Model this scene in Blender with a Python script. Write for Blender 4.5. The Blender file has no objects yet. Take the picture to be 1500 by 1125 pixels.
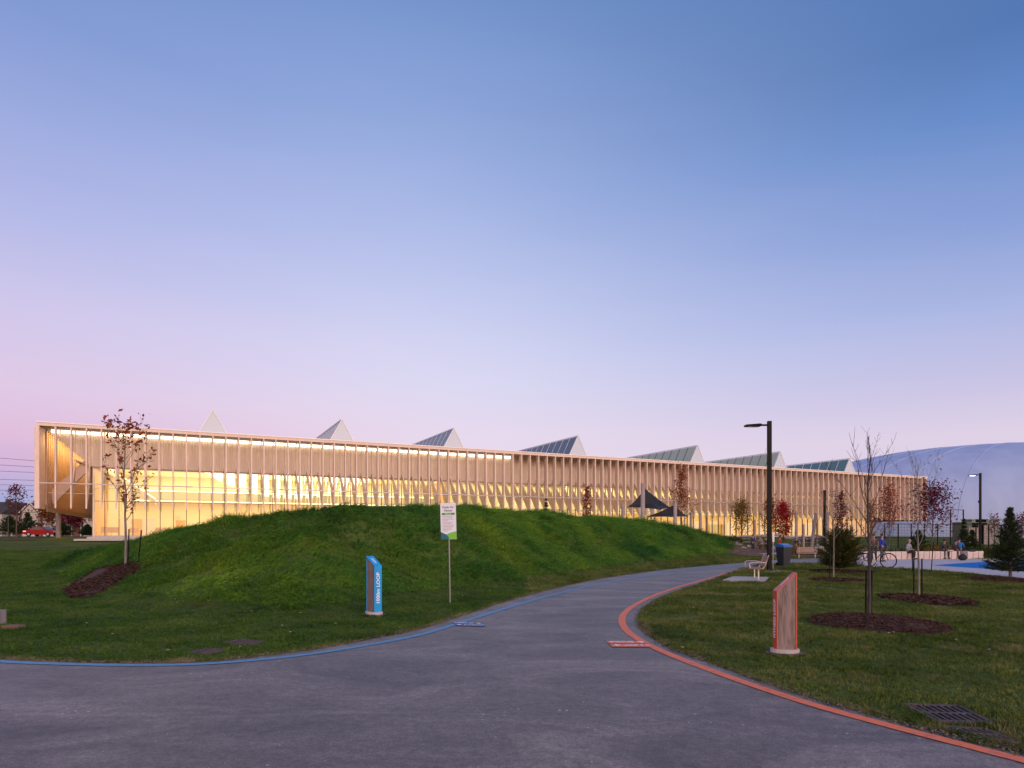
import bpy, math, random
import numpy as np
from mathutils import Vector, Matrix
R = math.radians
rnd = random.Random(7)
S = bpy.context.scene
COL = S.collection

# ------------------------------------------------------------------ camera
FPX = 970.0            # focal length in photo pixels (photo 1500 wide)
HZ = 784.0             # horizon row in the photo
EYE = 1.5
cam_d = bpy.data.cameras.new("camera")
cam_d.sensor_width = 36.0
cam_d.lens = FPX / 1500 * 36
cam_d.shift_y = (HZ - 562.5) / 1500
cam_d.clip_start = 0.1
cam_d.clip_end = 6000
cam = bpy.data.objects.new("camera", cam_d)
COL.objects.link(cam)
cam.location = (0, 0, EYE)
cam.rotation_euler = (R(90), 0, 0)
S.camera = cam

# ------------------------------------------------------------------ sky (dusk, after sunset; sun side is behind the camera)
w = bpy.data.worlds.new("World")
S.world = w
w.use_nodes = True
nt = w.node_tree
nt.nodes.clear()
def N(t, **k):
    n = nt.nodes.new(t)
    for a, b in k.items():
        setattr(n, a, b)
    return n
def L(a, b):
    nt.links.new(a, b)
def ramp(stops):
    r = N("ShaderNodeValToRGB")
    e = r.color_ramp.elements
    while len(e) > 1:
        e.remove(e[-1])
    e[0].position = stops[0][0]; e[0].color = (*stops[0][1], 1)
    for p, c in stops[1:]:
        q = e.new(p); q.color = (*c, 1)
    return r
def srgb(r, g, b):
    f = lambda v: (v / 255 / 12.92) if v / 255 <= 0.04045 else ((v / 255 + 0.055) / 1.055) ** 2.4
    return (f(r), f(g), f(b))
tc = N("ShaderNodeTexCoord")
sep = N("ShaderNodeSeparateXYZ")
L(tc.outputs["Generated"], sep.inputs[0])
# slow cirrus-like unevenness of the elevation
nz = N("ShaderNodeTexNoise"); nz.inputs["Scale"].default_value = 2.2; nz.inputs["Detail"].default_value = 3
mp = N("ShaderNodeMapping"); mp.inputs["Scale"].default_value = (1, 1, 6)
L(tc.outputs["Generated"], mp.inputs[0]); L(mp.outputs[0], nz.inputs["Vector"])
m1 = N("ShaderNodeMath", operation="MULTIPLY_ADD"); L(nz.outputs[0], m1.inputs[0]); m1.inputs[1].default_value = 0.04; m1.inputs[2].default_value = -0.02
m2 = N("ShaderNodeMath", operation="ADD"); L(sep.outputs["Z"], m2.inputs[0]); L(m1.outputs[0], m2.inputs[1])
rl = ramp([(0.0, srgb(140, 160, 206)), (0.036, srgb(146, 160, 210)), (0.053, srgb(160, 160, 212)), (0.086, srgb(200, 166, 210)), (0.118, srgb(214, 176, 211)),
           (0.182, srgb(216, 190, 221)), (0.266, srgb(201, 190, 227)), (0.372, srgb(172, 176, 224)), (0.465, srgb(146, 160, 215)), (0.534, srgb(120, 144, 203)), (0.75, srgb(90, 118, 180)), (1.0, srgb(78, 106, 168))])
rc = ramp([(0.0, srgb(206, 188, 218)), (0.07, srgb(222, 203, 224)), (0.147, srgb(228, 212, 232)), (0.225, srgb(217, 213, 238)), (0.326, srgb(199, 203, 236)),
           (0.446, srgb(168, 182, 227)), (0.547, srgb(142, 165, 217)), (0.628, srgb(118, 148, 204)), (0.8, srgb(88, 120, 180)), (1.0, srgb(78, 106, 168))])
rr = ramp([(0.0, srgb(206, 188, 216)), (0.07, srgb(216, 200, 222)), (0.118, srgb(216, 202, 225)), (0.182, srgb(195, 189, 223)), (0.266, srgb(165, 176, 222)),
           (0.372, srgb(125, 150, 208)), (0.465, srgb(86, 128, 193)), (0.534, srgb(66, 108, 170)), (0.8, srgb(68, 102, 160)), (1.0, srgb(78, 106, 168))])
for r_ in (rl, rc, rr): L(m2.outputs[0], r_.inputs[0])
fx = N("ShaderNodeMapRange"); L(sep.outputs["X"], fx.inputs[0])
fx.inputs[1].default_value = -0.72; fx.inputs[2].default_value = 0.05; fx.interpolation_type = "SMOOTHSTEP"
m0 = N("ShaderNodeMixRGB"); L(fx.outputs[0], m0.inputs[0]); L(rl.outputs[0], m0.inputs[1]); L(rc.outputs[0], m0.inputs[2])
fx2 = N("ShaderNodeMapRange"); L(sep.outputs["X"], fx2.inputs[0])
fx2.inputs[1].default_value = -0.30; fx2.inputs[2].default_value = 0.72; fx2.interpolation_type = "SMOOTHSTEP"
mx = N("ShaderNodeMixRGB"); L(fx2.outputs[0], mx.inputs[0]); L(m0.outputs[0], mx.inputs[1]); L(rr.outputs[0], mx.inputs[2])
# west: afterglow
rw = ramp([(0.0, (1.9, 0.95, 0.55)), (0.12, (1.9, 1.15, 0.85)), (0.32, (1.45, 1.12, 1.08)), (0.6, (0.85, 0.80, 0.95)), (1.0, srgb(78, 106, 168))])
L(m2.outputs[0], rw.inputs[0])
fw = N("ShaderNodeMapRange"); L(sep.outputs["Y"], fw.inputs[0])
fw.inputs[1].default_value = 0.25; fw.inputs[2].default_value = -0.8; fw.interpolation_type = "SMOOTHSTEP"
mw = N("ShaderNodeMixRGB"); L(fw.outputs[0], mw.inputs[0]); L(mx.outputs[0], mw.inputs[1]); L(rw.outputs[0], mw.inputs[2])
# a little real scattered sky light from the low sun
sky = N("ShaderNodeTexSky", sky_type="NISHITA"); sky.sun_disc = False
SUN_EL, SUN_AZ = 3.0, 146.0      # azimuth measured clockwise from +Y
sky.sun_elevation = R(SUN_EL); sky.sun_rotation = R(SUN_AZ)
mul = N("ShaderNodeMixRGB", blend_type="MULTIPLY"); mul.inputs[0].default_value = 1; mul.inputs[2].default_value = (0.02, 0.02, 0.02, 1)
L(sky.outputs[0], mul.inputs[1])
addc = N("ShaderNodeMixRGB", blend_type="ADD"); addc.inputs[0].default_value = 1
L(mw.outputs[0], addc.inputs[1]); L(mul.outputs[0], addc.inputs[2])
bg = N("ShaderNodeBackground"); bg.inputs[1].default_value = 1.02
L(addc.outputs[0], bg.inputs[0])
wo = N("ShaderNodeOutputWorld"); L(bg.outputs[0], wo.inputs[0])

# ------------------------------------------------------------------ sun (soft afterglow)
sd = bpy.data.lights.new("sun", "SUN"); sd.energy = 1.5; sd.angle = R(24); sd.color = (1.0, 0.74, 0.62)
so = bpy.data.objects.new("sun", sd); COL.objects.link(so)
az = R(SUN_AZ); el = R(15)
sdir = Vector((math.sin(az) * math.cos(el), math.cos(az) * math.cos(el), math.sin(el)))
so.rotation_euler = sdir.to_track_quat("Z", "Y").to_euler()
S.view_settings.view_transform = "Standard"; S.view_settings.look = "None"
S.view_settings.gamma = 1; S.view_settings.exposure = 0.0; S.view_settings.use_curve_mapping = False
try:
    S.cycles.use_denoising = True
    S.cycles.max_bounces = 6; S.cycles.diffuse_bounces = 3; S.cycles.glossy_bounces = 3
    S.cycles.transparent_max_bounces = 10; S.cycles.transmission_bounces = 4
    S.cycles.sample_clamp_indirect = 4.0
    S.cycles.caustics_reflective = False; S.cycles.caustics_refractive = False
except Exception:
    pass

# ------------------------------------------------------------------ materials
MATS = {}
def mat(name, col, rough=0.7, metal=0.0, noise=None, bump=None, emit=None, spec=None, coat=0):
    """noise=(scale, other colour, low, high, stretch)   bump=(scale, strength, dist)"""
    if name in MATS:
        return MATS[name]
    m = bpy.data.materials.new(name); m.use_nodes = True
    t = m.node_tree; b = t.nodes["Principled BSDF"]
    b.inputs["Base Color"].default_value = (*col, 1); b.inputs["Roughness"].default_value = rough; b.inputs["Metallic"].default_value = metal
    if spec is not None:
        b.inputs["Specular IOR Level"].default_value = spec
    if coat:
        b.inputs["Coat Weight"].default_value = coat
    co = t.nodes.new("ShaderNodeTexCoord")
    if noise:
        sc, c2, lo, hi = noise[:4]
        st = noise[4] if len(noise) > 4 else (1, 1, 1)
        mp_ = t.nodes.new("ShaderNodeMapping"); mp_.inputs["Scale"].default_value = st
        n = t.nodes.new("ShaderNodeTexNoise"); n.inputs["Scale"].default_value = sc; n.inputs["Detail"].default_value = 6
        r = t.nodes.new("ShaderNodeMapRange"); r.inputs[1].default_value = lo; r.inputs[2].default_value = hi
        x = t.nodes.new("ShaderNodeMixRGB"); x.inputs[1].default_value = (*col, 1); x.inputs[2].default_value = (*c2, 1)
        t.links.new(co.outputs["Object"], mp_.inputs[0]); t.links.new(mp_.outputs[0], n.inputs["Vector"])
        t.links.new(n.outputs[0], r.inputs[0]); t.links.new(r.outputs[0], x.inputs[0]); t.links.new(x.outputs[0], b.inputs["Base Color"])
    if bump:
        n2 = t.nodes.new("ShaderNodeTexNoise"); n2.inputs["Scale"].default_value = bump[0]; n2.inputs["Detail"].default_value = 8
        bp = t.nodes.new("ShaderNodeBump"); bp.inputs["Strength"].default_value = bump[1]; bp.inputs["Distance"].default_value = bump[2]
        t.links.new(co.outputs["Object"], n2.inputs["Vector"]); t.links.new(n2.outputs[0], bp.inputs["Height"]); t.links.new(bp.outputs[0], b.inputs["Normal"])
    if emit:
        b.inputs["Emission Color"].default_value = (*emit[0], 1); b.inputs["Emission Strength"].default_value = emit[1]
    MATS[name] = m
    return m

M_FIN = mat("pale_timber", (0.78, 0.62, 0.55), 0.6, noise=(3, (0.66, 0.50, 0.43), 0.35, 0.7, (6, 6, 0.6)))
M_PANEL = mat("ribbed_cladding", (0.72, 0.60, 0.51), 0.55, noise=(1.2, (0.60, 0.49, 0.41), 0.4, 0.65, (8, 1, 0.5)))
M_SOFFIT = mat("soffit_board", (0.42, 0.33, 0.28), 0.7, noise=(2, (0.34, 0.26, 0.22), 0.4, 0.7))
M_BATTEN = mat("cladding_batten", (0.52, 0.36, 0.27), 0.6, noise=(3, (0.40, 0.27, 0.20), 0.35, 0.7, (6, 6, 0.6)))
M_COPING = mat("coping_metal", (0.80, 0.80, 0.84), 0.4)
M_DARKMETAL = mat("dark_metal", (0.03, 0.03, 0.034), 0.45, 0.3)
M_MULL = mat("mullion_metal", (0.10, 0.075, 0.065), 0.4, 0.5)
M_RAIL = mat("rail_metal", (0.35, 0.31, 0.34), 0.4, 0.4)
M_INT = mat("interior_plaster", (0.88, 0.80, 0.58), 0.8, noise=(0.35, (0.84, 0.74, 0.50), 0.4, 0.65))
M_INTY = mat("interior_yellow", (0.88, 0.60, 0.12), 0.8, noise=(0.4, (0.74, 0.44, 0.08), 0.4, 0.65))
M_INTO = mat("interior_timber", (0.75, 0.42, 0.16), 0.7, noise=(2, (0.6, 0.32, 0.12), 0.4, 0.65, (8, 8, .6)))
M_INTG = mat("interior_grey", (0.42, 0.40, 0.27), 0.8)
M_INTF = mat("interior_floor", (0.45, 0.36, 0.25), 0.5)
M_LED = mat("strip_light", (0.9, 0.85, 0.75), 0.5, emit=((1.0, 0.84, 0.62), 4.5))
M_LEDOFF = mat("strip_light_off", (0.75, 0.72, 0.72), 0.4)
M_LEDIN = mat("cove_light", (0.9, 0.8, 0.6), 0.5, emit=((1.0, 0.80, 0.42), 3.0))
M_WHITE = mat("white_paint", (0.72, 0.72, 0.74), 0.5, noise=(4, (0.62, 0.62, 0.64), 0.4, 0.7))
M_SKYWHITE = mat("skylight_panel", (0.50, 0.57, 0.64), 0.45)
M_CONC = mat("pale_concrete", (0.50, 0.46, 0.45), 0.85, noise=(5, (0.38, 0.35, 0.34), 0.35, 0.7), bump=(60, 0.2, 0.01))
M_PLAZA = mat("plaza_concrete", (0.46, 0.44, 0.47), 0.85, noise=(1.4, (0.38, 0.36, 0.39), 0.35, 0.7))
M_POOL = mat("blue_rubber_surface", (0.006, 0.19, 0.56), 0.9, spec=0.1, noise=(3, (0.006, 0.15, 0.48), 0.35, 0.7))
M_MULCH = mat("bark_mulch", (0.09, 0.038, 0.024), 0.95, noise=(22, (0.035, 0.02, 0.017), 0.35, 0.65), bump=(40, 0.9, 0.04))
M_CHIP = mat("bark_chip", (0.12, 0.058, 0.038), 0.95, spec=.1, noise=(9, (0.05, 0.024, 0.016), 0.35, 0.65))
M_BLACK = mat("black_paint", (0.008, 0.008, 0.009), 0.6, spec=0.15)
M_BARK = mat("young_bark", (0.12, 0.10, 0.09), 0.85, noise=(18, (0.06, 0.05, 0.045), 0.35, 0.65, (1, 1, .3)), bump=(50, 0.5, 0.01))
M_BARKL = mat("grey_bark", (0.20, 0.19, 0.17), 0.85, noise=(18, (0.12, 0.11, 0.10), 0.35, 0.65, (1, 1, .3)), bump=(50, 0.5, 0.01))
M_GREY_TIMBER = mat("weathered_timber", (0.31, 0.27, 0.27), 0.8, noise=(6, (0.20, 0.17, 0.17), 0.35, 0.65, (1, 1, .2)))
M_RED = mat("coral_paint", (0.56, 0.085, 0.055), 0.4, noise=(5, (0.46, 0.07, 0.048), 0.4, 0.7))
M_BLUE = mat("cyan_paint", (0.010, 0.34, 0.78), 0.4, noise=(5, (0.010, 0.29, 0.68), 0.4, 0.7))
M_LETTER = mat("white_lettering", (0.92, 0.92, 0.94), 0.5)
M_STEEL = mat("galvanised_steel", (0.42, 0.42, 0.42), 0.4, 0.6)
M_GLASSD = mat("dark_window_glass", (0.03, 0.035, 0.045), 0.08, 0.0, spec=0.8)
M_SKIN = mat("skin", (0.38, 0.2, 0.14), 0.6)
M_HAIR = mat("dark_hair", (0.02, 0.014, 0.012), 0.7)

def wood_panel_mat():
    m = bpy.data.materials.new("wood_grain_panel"); m.use_nodes = True
    t = m.node_tree; b = t.nodes["Principled BSDF"]; b.inputs["Roughness"].default_value = 0.65
    co = t.nodes.new("ShaderNodeTexCoord"); mp_ = t.nodes.new("ShaderNodeMapping"); mp_.inputs["Scale"].default_value = (14, 14, 1.3)
    n = t.nodes.new("ShaderNodeTexNoise"); n.inputs["Scale"].default_value = 2.2; n.inputs["Detail"].default_value = 9; n.inputs["Distortion"].default_value = 1.6
    r = t.nodes.new("ShaderNodeValToRGB"); e = r.color_ramp.elements
    e[0].position = 0.3; e[0].color = (0.08, 0.06, 0.058, 1); e[1].position = 0.72; e[1].color = (0.26, 0.19, 0.18, 1)
    q = e.new(0.5); q.color = (0.19, 0.14, 0.135, 1)
    t.links.new(co.outputs["Object"], mp_.inputs[0]); t.links.new(mp_.outputs[0], n.inputs["Vector"]); t.links.new(n.outputs[0], r.inputs[0]); t.links.new(r.outputs[0], b.inputs["Base Color"])
    return m
M_WOOD = wood_panel_mat()

def glass_mat(name, tint=(0.93, 0.95, 0.92), refl=0.10, rough=0.02, gcol=(1, 1, 1)):
    m = bpy.data.materials.new(name); m.use_nodes = True
    t = m.node_tree; t.nodes.clear()
    o = t.nodes.new("ShaderNodeOutputMaterial"); mixn = t.nodes.new("ShaderNodeMixShader")
    tr = t.nodes.new("ShaderNodeBsdfTransparent"); tr.inputs[0].default_value = (*tint, 1)
    gl = t.nodes.new("ShaderNodeBsdfGlossy"); gl.inputs["Roughness"].default_value = rough; gl.inputs[0].default_value = (*gcol, 1)
    lw = t.nodes.new("ShaderNodeLayerWeight"); lw.inputs[0].default_value = 0.18
    mr = t.nodes.new("ShaderNodeMapRange"); mr.inputs[3].default_value = refl; mr.inputs[4].default_value = 0.9
    t.links.new(lw.outputs["Fresnel"], mr.inputs[0]); t.links.new(mr.outputs[0], mixn.inputs[0])
    t.links.new(tr.outputs[0], mixn.inputs[1]); t.links.new(gl.outputs[0], mixn.inputs[2]); t.links.new(mixn.outputs[0], o.inputs[0])
    return m
M_GLASS = glass_mat("clear_glass")

# ------------------------------------------------------------------ mesh helpers
class MB:
    def __init__(s):
        s.v = []; s.f = []; s.m = []
    def add(s, vs, fs, mi=0):
        o = len(s.v); s.v += [tuple(x) for x in vs]; s.f += [tuple(i + o for i in f) for f in fs]; s.m += [mi] * len(fs); return s
    def box(s, x0, x1, y0, y1, z0, z1, mi=0):
        return s.add([(x0, y0, z0), (x1, y0, z0), (x1, y1, z0), (x0, y1, z0), (x0, y0, z1), (x1, y0, z1), (x1, y1, z1), (x0, y1, z1)],
                     [(0, 3, 2, 1), (4, 5, 6, 7), (0, 1, 5, 4), (1, 2, 6, 5), (2, 3, 7, 6), (3, 0, 4, 7)], mi)
    def prism(s, poly, vec, mi=0):
        """closed polygon (3D points) swept by vec"""
        n = len(poly); p = [Vector(q) for q in poly]; q = [a + Vector(vec) for a in p]
        return s.add(p + q, [tuple(range(n))[::-1], tuple(range(n, 2 * n))] + [(i, (i + 1) % n, n + (i + 1) % n, n + i) for i in range(n)], mi)
    def tube(s, pts, rad, n=6, mi=0, caps=True):
        pts = [Vector(p) for p in pts]; k = len(pts)
        if not hasattr(rad, "__len__"):
            rad = [rad] * k
        o = len(s.v); prev = None
        for i, p in enumerate(pts):
            d = (pts[min(i + 1, k - 1)] - pts[max(i - 1, 0)])
            if d.length < 1e-9: d = Vector((0, 0, 1))
            d.normalize()
            a = (prev if prev else (Vector((1, 0, 0)) if abs(d.x) < 0.8 else Vector((0, 1, 0))))
            a = (a - d * a.dot(d)); a.normalize(); prev = a; b = d.cross(a)
            for j in range(n):
                t = 2 * math.pi * j / n
                s.v.append(tuple(p + (a * math.cos(t) + b * math.sin(t)) * rad[i]))
        for i in range(k - 1):
            for j in range(n):
                s.f.append((o + i * n + j, o + i * n + (j + 1) % n, o + (i + 1) * n + (j + 1) % n, o + (i + 1) * n + j)); s.m.append(mi)
        if caps:
            s.f.append(tuple(o + j for j in range(n))[::-1]); s.m.append(mi)
            s.f.append(tuple(o + (k - 1) * n + j for j in range(n))); s.m.append(mi)
        return s
    def ball(s, c, r, nu=10, nv=7, mi=0, top=None):
        c = Vector(c); r = r if hasattr(r, "__len__") else (r, r, r); o = len(s.v)
        s.v.append((c.x, c.y, c.z + r[2]))
        for i in range(1, nv):
            t = math.pi * i / nv
            for j in range(nu):
                a = 2 * math.pi * j / nu
                s.v.append((c.x + r[0] * math.sin(t) * math.cos(a), c.y + r[1] * math.sin(t) * math.sin(a), c.z + r[2] * math.cos(t)))
        s.v.append((c.x, c.y, c.z - r[2])); last = len(s.v) - 1
        for j in range(nu):
            s.f.append((o, o + 1 + j, o + 1 + (j + 1) % nu)); s.m.append(mi)
            b = o + 1 + (nv - 2) * nu
            s.f.append((last, b + (j + 1) % nu, b + j)); s.m.append(mi)
        for i in range(nv - 2):
            for j in range(nu):
                a = o + 1 + i * nu
                s.f.append((a + j, a + nu + j, a + nu + (j + 1) % nu, a + (j + 1) % nu)); s.m.append(mi)
        return s
    def mesh(s, name, mats, smooth=False):
        me = bpy.data.meshes.new(name); me.from_pydata(s.v, [], s.f)
        for x in (mats if isinstance(mats, (list, tuple)) else [mats]):
            me.materials.append(x)
        if any(s.m):
            me.polygons.foreach_set("material_index", s.m)
        if smooth:
            me.polygons.foreach_set("use_smooth", [True] * len(me.polygons))
        me.update()
        return me
def obj(name, mb, mats=None, parent=None, smooth=False, loc=None, rotz=0):
    me = mb.mesh(name, mats, smooth) if isinstance(mb, MB) else mb
    o = bpy.data.objects.new(name, me); COL.objects.link(o)
    if parent: o.parent = parent
    if loc is not None: o.location = loc
    if rotz: o.rotation_euler = (0, 0, rotz)
    return o
def empty(name, loc, rotz=0):
    o = bpy.data.objects.new(name, None); COL.objects.link(o); o.location = loc; o.rotation_euler = (0, 0, rotz); o.empty_display_size = 0.2
    return o
def tag(o, label=None, cat=None, group=None, kind=None):
    if label: o["label"] = label
    if cat: o["category"] = cat
    if group: o["group"] = group
    if kind: o["kind"] = kind
    return o
def copy_tree(o, parent=None):
    c = o.copy(); COL.objects.link(c); c.parent = parent
    for ch in [x for x in o.children]:
        copy_tree(ch, c)
    return c
def text_mesh(s, size, matl, extrude=0.001, align="CENTER", shear=0):
    cu = bpy.data.curves.new("lettering", "FONT"); cu.body = s; cu.size = size; cu.extrude = extrude; cu.align_x = align; cu.align_y = "CENTER"; cu.resolution_u = 3; cu.offset = size * 0.012
    t = bpy.data.objects.new("lettering", cu); COL.objects.link(t)
    bpy.context.view_layer.update()
    me = bpy.data.meshes.new_from_object(t.evaluated_get(bpy.context.evaluated_depsgraph_get()))
    bpy.data.objects.remove(t); me.materials.clear(); me.materials.append(matl)
    return me
def frame_matrix(origin, ex, ez):
    """local x -> ex, local y (text up) -> ez, z out"""
    ex = Vector(ex).normalized(); ez = Vector(ez).normalized(); n = ex.cross(ez).normalized(); ez = n.cross(ex)
    m = Matrix((ex, ez, n)).transposed().to_4x4(); m.translation = Vector(origin)
    return m

# ------------------------------------------------------------------ numpy terrain
U2 = np.array([0.898, 0.4405]); U2 = U2 / np.linalg.norm(U2)
N2 = np.array([-U2[1], U2[0]])
FAC = 72.1             # perpendicular distance of the facade
def sstep(a, b, x):
    t = np.clip((x - a) / (b - a), 0, 1); return t * t * (3 - 2 * t)
_rs = np.random.RandomState(3); _tab = _rs.rand(256, 256)
def vnoise(x, y):
    xi = np.floor(x).astype(int); yi = np.floor(y).astype(int); fx_ = x - xi; fy_ = y - yi
    fx_ = fx_ * fx_ * (3 - 2 * fx_); fy_ = fy_ * fy_ * (3 - 2 * fy_)
    g = lambda a, b: _tab[a % 256, b % 256]
    return (g(xi, yi) * (1 - fx_) + g(xi + 1, yi) * fx_) * (1 - fy_) + (g(xi, yi + 1) * (1 - fx_) + g(xi + 1, yi + 1) * fx_) * fy_
def fbm(x, y, o=4):
    s = 0; a = 0.5
    for i in range(o):
        s = s + a * vnoise(x * 2 ** i + 17 * i, y * 2 ** i + 5 * i); a *= 0.5
    return s
#        x      y     z(total)  front R  back R
RIDGE = np.array([(-17.5, 26.5, 0.75, 8, 10), (-13.1, 25.0, 1.42, 9, 11), (-10.6, 22.5, 1.74, 8.6, 11), (-7.6, 20.6, 2.05, 8.0, 11), (-4.9, 20.0, 2.30, 7.4, 11), (-2.9, 22.6, 2.42, 7.2, 11),
                  (-1.4, 27.5, 2.50, 6.6, 11), (1.0, 33.5, 2.50, 6.2, 11), (4.3, 40.5, 2.50, 6.2, 10), (9.3, 49.5, 2.45, 6.8, 10), (14.2, 54.5, 1.95, 6.5, 9), (19.2, 59.0, 1.10, 6, 8), (23.5, 62.5, 0.45, 6, 8)])
def rise(x, y):
    q = x * N2[0] + y * N2[1]
    return 1.27 * sstep(34, 89, q)
def F0(px, py):
    d = EYE * FPX / (py - HZ); return ((px - 750) / FPX * d, d)
BASE_PX = [(20, 826), (40, 845), (75, 868), (140, 885), (240, 905), (330, 915), (440, 918), (530, 905), (600, 890), (670, 878), (740, 866), (850, 846), (930, 833), (1000, 824), (1060, 816.5), (1095, 811), (1130, 806.5)]
BASE = np.array([F0(*p) for p in BASE_PX] + [(30, 71), (26, 76), (12, 68), (4, 60), (-4, 50), (-10, 40), (-14, 36), (-22, 36), (-24, 32)])
def pdist(P_, x, y, closed=False):
    """distance to a polyline, with the interpolated extra columns"""
    best = np.full(np.shape(x), 1e9); val = np.zeros(np.shape(x)); Q = np.vstack([P_, P_[:1]]) if closed else P_
    for a, b in zip(Q[:-1], Q[1:]):
        d = b[:2] - a[:2]; t = np.clip(((x - a[0]) * d[0] + (y - a[1]) * d[1]) / ((d ** 2).sum() + 1e-12), 0, 1)
        dist = np.hypot(x - a[0] - t * d[0], y - a[1] - t * d[1]); u = dist < best; best = np.where(u, dist, best)
        if Q.shape[1] > 2: val = np.where(u, a[2] + t * (b[2] - a[2]), val)
    return best, val
def pip(poly, x, y):
    c = np.zeros(np.shape(x), bool); n = len(poly); j = n - 1
    for i in range(n):
        xi, yi = poly[i]; xj, yj = poly[j]
        k = ((yi > y) != (yj > y)) & (x < (xj - xi) * (y - yi) / (yj - yi + 1e-12) + xi); c ^= k; j = i
    return c
def bump_h(x, y):
    x = np.asarray(x, float); y = np.asarray(y, float)
    dr, z = pdist(RIDGE[:, :3], x, y); db, _ = pdist(BASE, x, y, True)
    t = dr / (dr + db + 1e-6); prof = 0.5 + 0.5 * np.cos(np.pi * t ** 1.05)
    return np.where(pip(BASE, x, y), np.maximum(z - rise(x, y), 0) * prof, 0.0)
def terrain(x, y):
    x = np.asarray(x, float); y = np.asarray(y, float)
    b = bump_h(x, y)
    far = sstep(20, 60, np.hypot(x, y))
    und = (fbm(x * 0.35, y * 0.35, 3) - 0.45) * 0.22 * sstep(0.05, 0.8, b)
    return rise(x, y) + b + und
def G(px, py, dmin=3.0, dmax=400.0):
    """point on the terrain seen at photo pixel (px,py)"""
    d = np.arange(dmin, dmax, 0.05)
    x = (px - 750) / FPX * d; z = EYE - (py - HZ) / FPX * d
    h = terrain(x, d); i = np.where(z <= h)[0]
    if len(i) == 0:
        k = len(d) - 1
    else:
        k = i[0]
    return Vector((float(x[k]), float(d[k]), float(h[k])))
def P(px, d, dz=0.0):
    """point on the terrain at photo column px and distance d"""
    x = (px - 750) / FPX * d
    return Vector((x, d, float(terrain(x, d)) + dz))
def F0(px, py):
    d = EYE * FPX / (py - HZ); return ((px - 750) / FPX * d, d)
def Zat(py, d):
    return EYE + (HZ - py) / FPX * d

def catmull(pts, n=8):
    pts = [np.array(p, float) for p in pts]; out = []
    for i in range(len(pts) - 1):
        p0 = pts[max(i - 1, 0)]; p1 = pts[i]; p2 = pts[i + 1]; p3 = pts[min(i + 2, len(pts) - 1)]
        for k in range(n):
            t = k / n
            out.append(0.5 * ((2 * p1) + (-p0 + p2) * t + (2 * p0 - 5 * p1 + 4 * p2 - p3) * t * t + (-p0 + 3 * p1 - 3 * p2 + p3) * t ** 3))
    out.append(pts[-1]); return np.array(out)
def inside(poly, x, y):
    c = np.zeros(np.shape(x), bool); n = len(poly); j = n - 1
    for i in range(n):
        xi, yi = poly[i]; xj, yj = poly[j]
        k = ((yi > y) != (yj > y)) & (x < (xj - xi) * (y - yi) / (yj - yi + 1e-12) + xi); c ^= k; j = i
    return c

# path outline on the ground, from left of the camera round the loop
LEFT_EDGE = [F0(*p) for p in [(-260, 944), (-100, 956), (0, 964), (100, 968.5), (200, 970), (300, 968), (400, 958), (480, 947), (560, 932), (620, 919), (680, 900), (740, 881), (820, 860), (880, 848), (950, 837.5), (1000, 832), (1050, 827.5), (1100, 823.5), (1150, 819.5), (1200, 817.5), (1250, 816.5), (1290, 816)]]
RIGHT_EDGE = [F0(*p) for p in [(1290, 830), (1240, 827), (1200, 825.3), (1160, 825), (1125, 826.5), (1100, 830), (1082, 835), (1062, 842), (1040, 851), (1010, 861), (985, 870), (965, 879), (947, 891), (940, 902), (941, 914), (951, 928), (975, 943), (1005, 957), (1060, 976), (1120, 998), (1200, 1024), (1300, 1052), (1400, 1078), (1500, 1103), (1700, 1148)]]
LE = catmull(LEFT_EDGE, 6); RE = catmull(RIGHT_EDGE, 6)
PATH_POLY = np.vstack([LE, RE, [(9, 1.5), (14, -12), (-22, -12), (-25, 8)]])
# ragged lawn edge
PATH_POLY = PATH_POLY + np.c_[(fbm(PATH_POLY[:, 0] * 3, PATH_POLY[:, 1] * 3) - .47) * .07, (fbm(PATH_POLY[:, 1] * 3 + 9, PATH_POLY[:, 0] * 3) - .47) * .07]

def flat_poly(name, poly, z, matl, parent=None, thick=0.0, drape=False):
    import bmesh
    bm = bmesh.new()
    vs = [bm.verts.new((float(p[0]), float(p[1]), z)) for p in poly]
    f = bm.faces.new(vs); bmesh.ops.triangulate(bm, faces=[f], ngon_method="EAR_CLIP")
    bm.normal_update()
    if sum(q.normal.z for q in bm.faces) < 0:
        bmesh.ops.reverse_faces(bm, faces=bm.faces)
    if thick:
        r = bmesh.ops.extrude_face_region(bm, geom=bm.faces[:])
        for v in [e for e in r["geom"] if isinstance(e, bmesh.types.BMVert)]:
            v.co.z += thick
        bmesh.ops.recalc_face_normals(bm, faces=bm.faces)
    if drape:
        for _ in range(1):
            pass
    me = bpy.data.meshes.new(name); bm.to_mesh(me); bm.free(); me.materials.append(matl)
    o = bpy.data.objects.new(name, me); COL.objects.link(o)
    if parent: o.parent = parent
    return o

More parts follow.
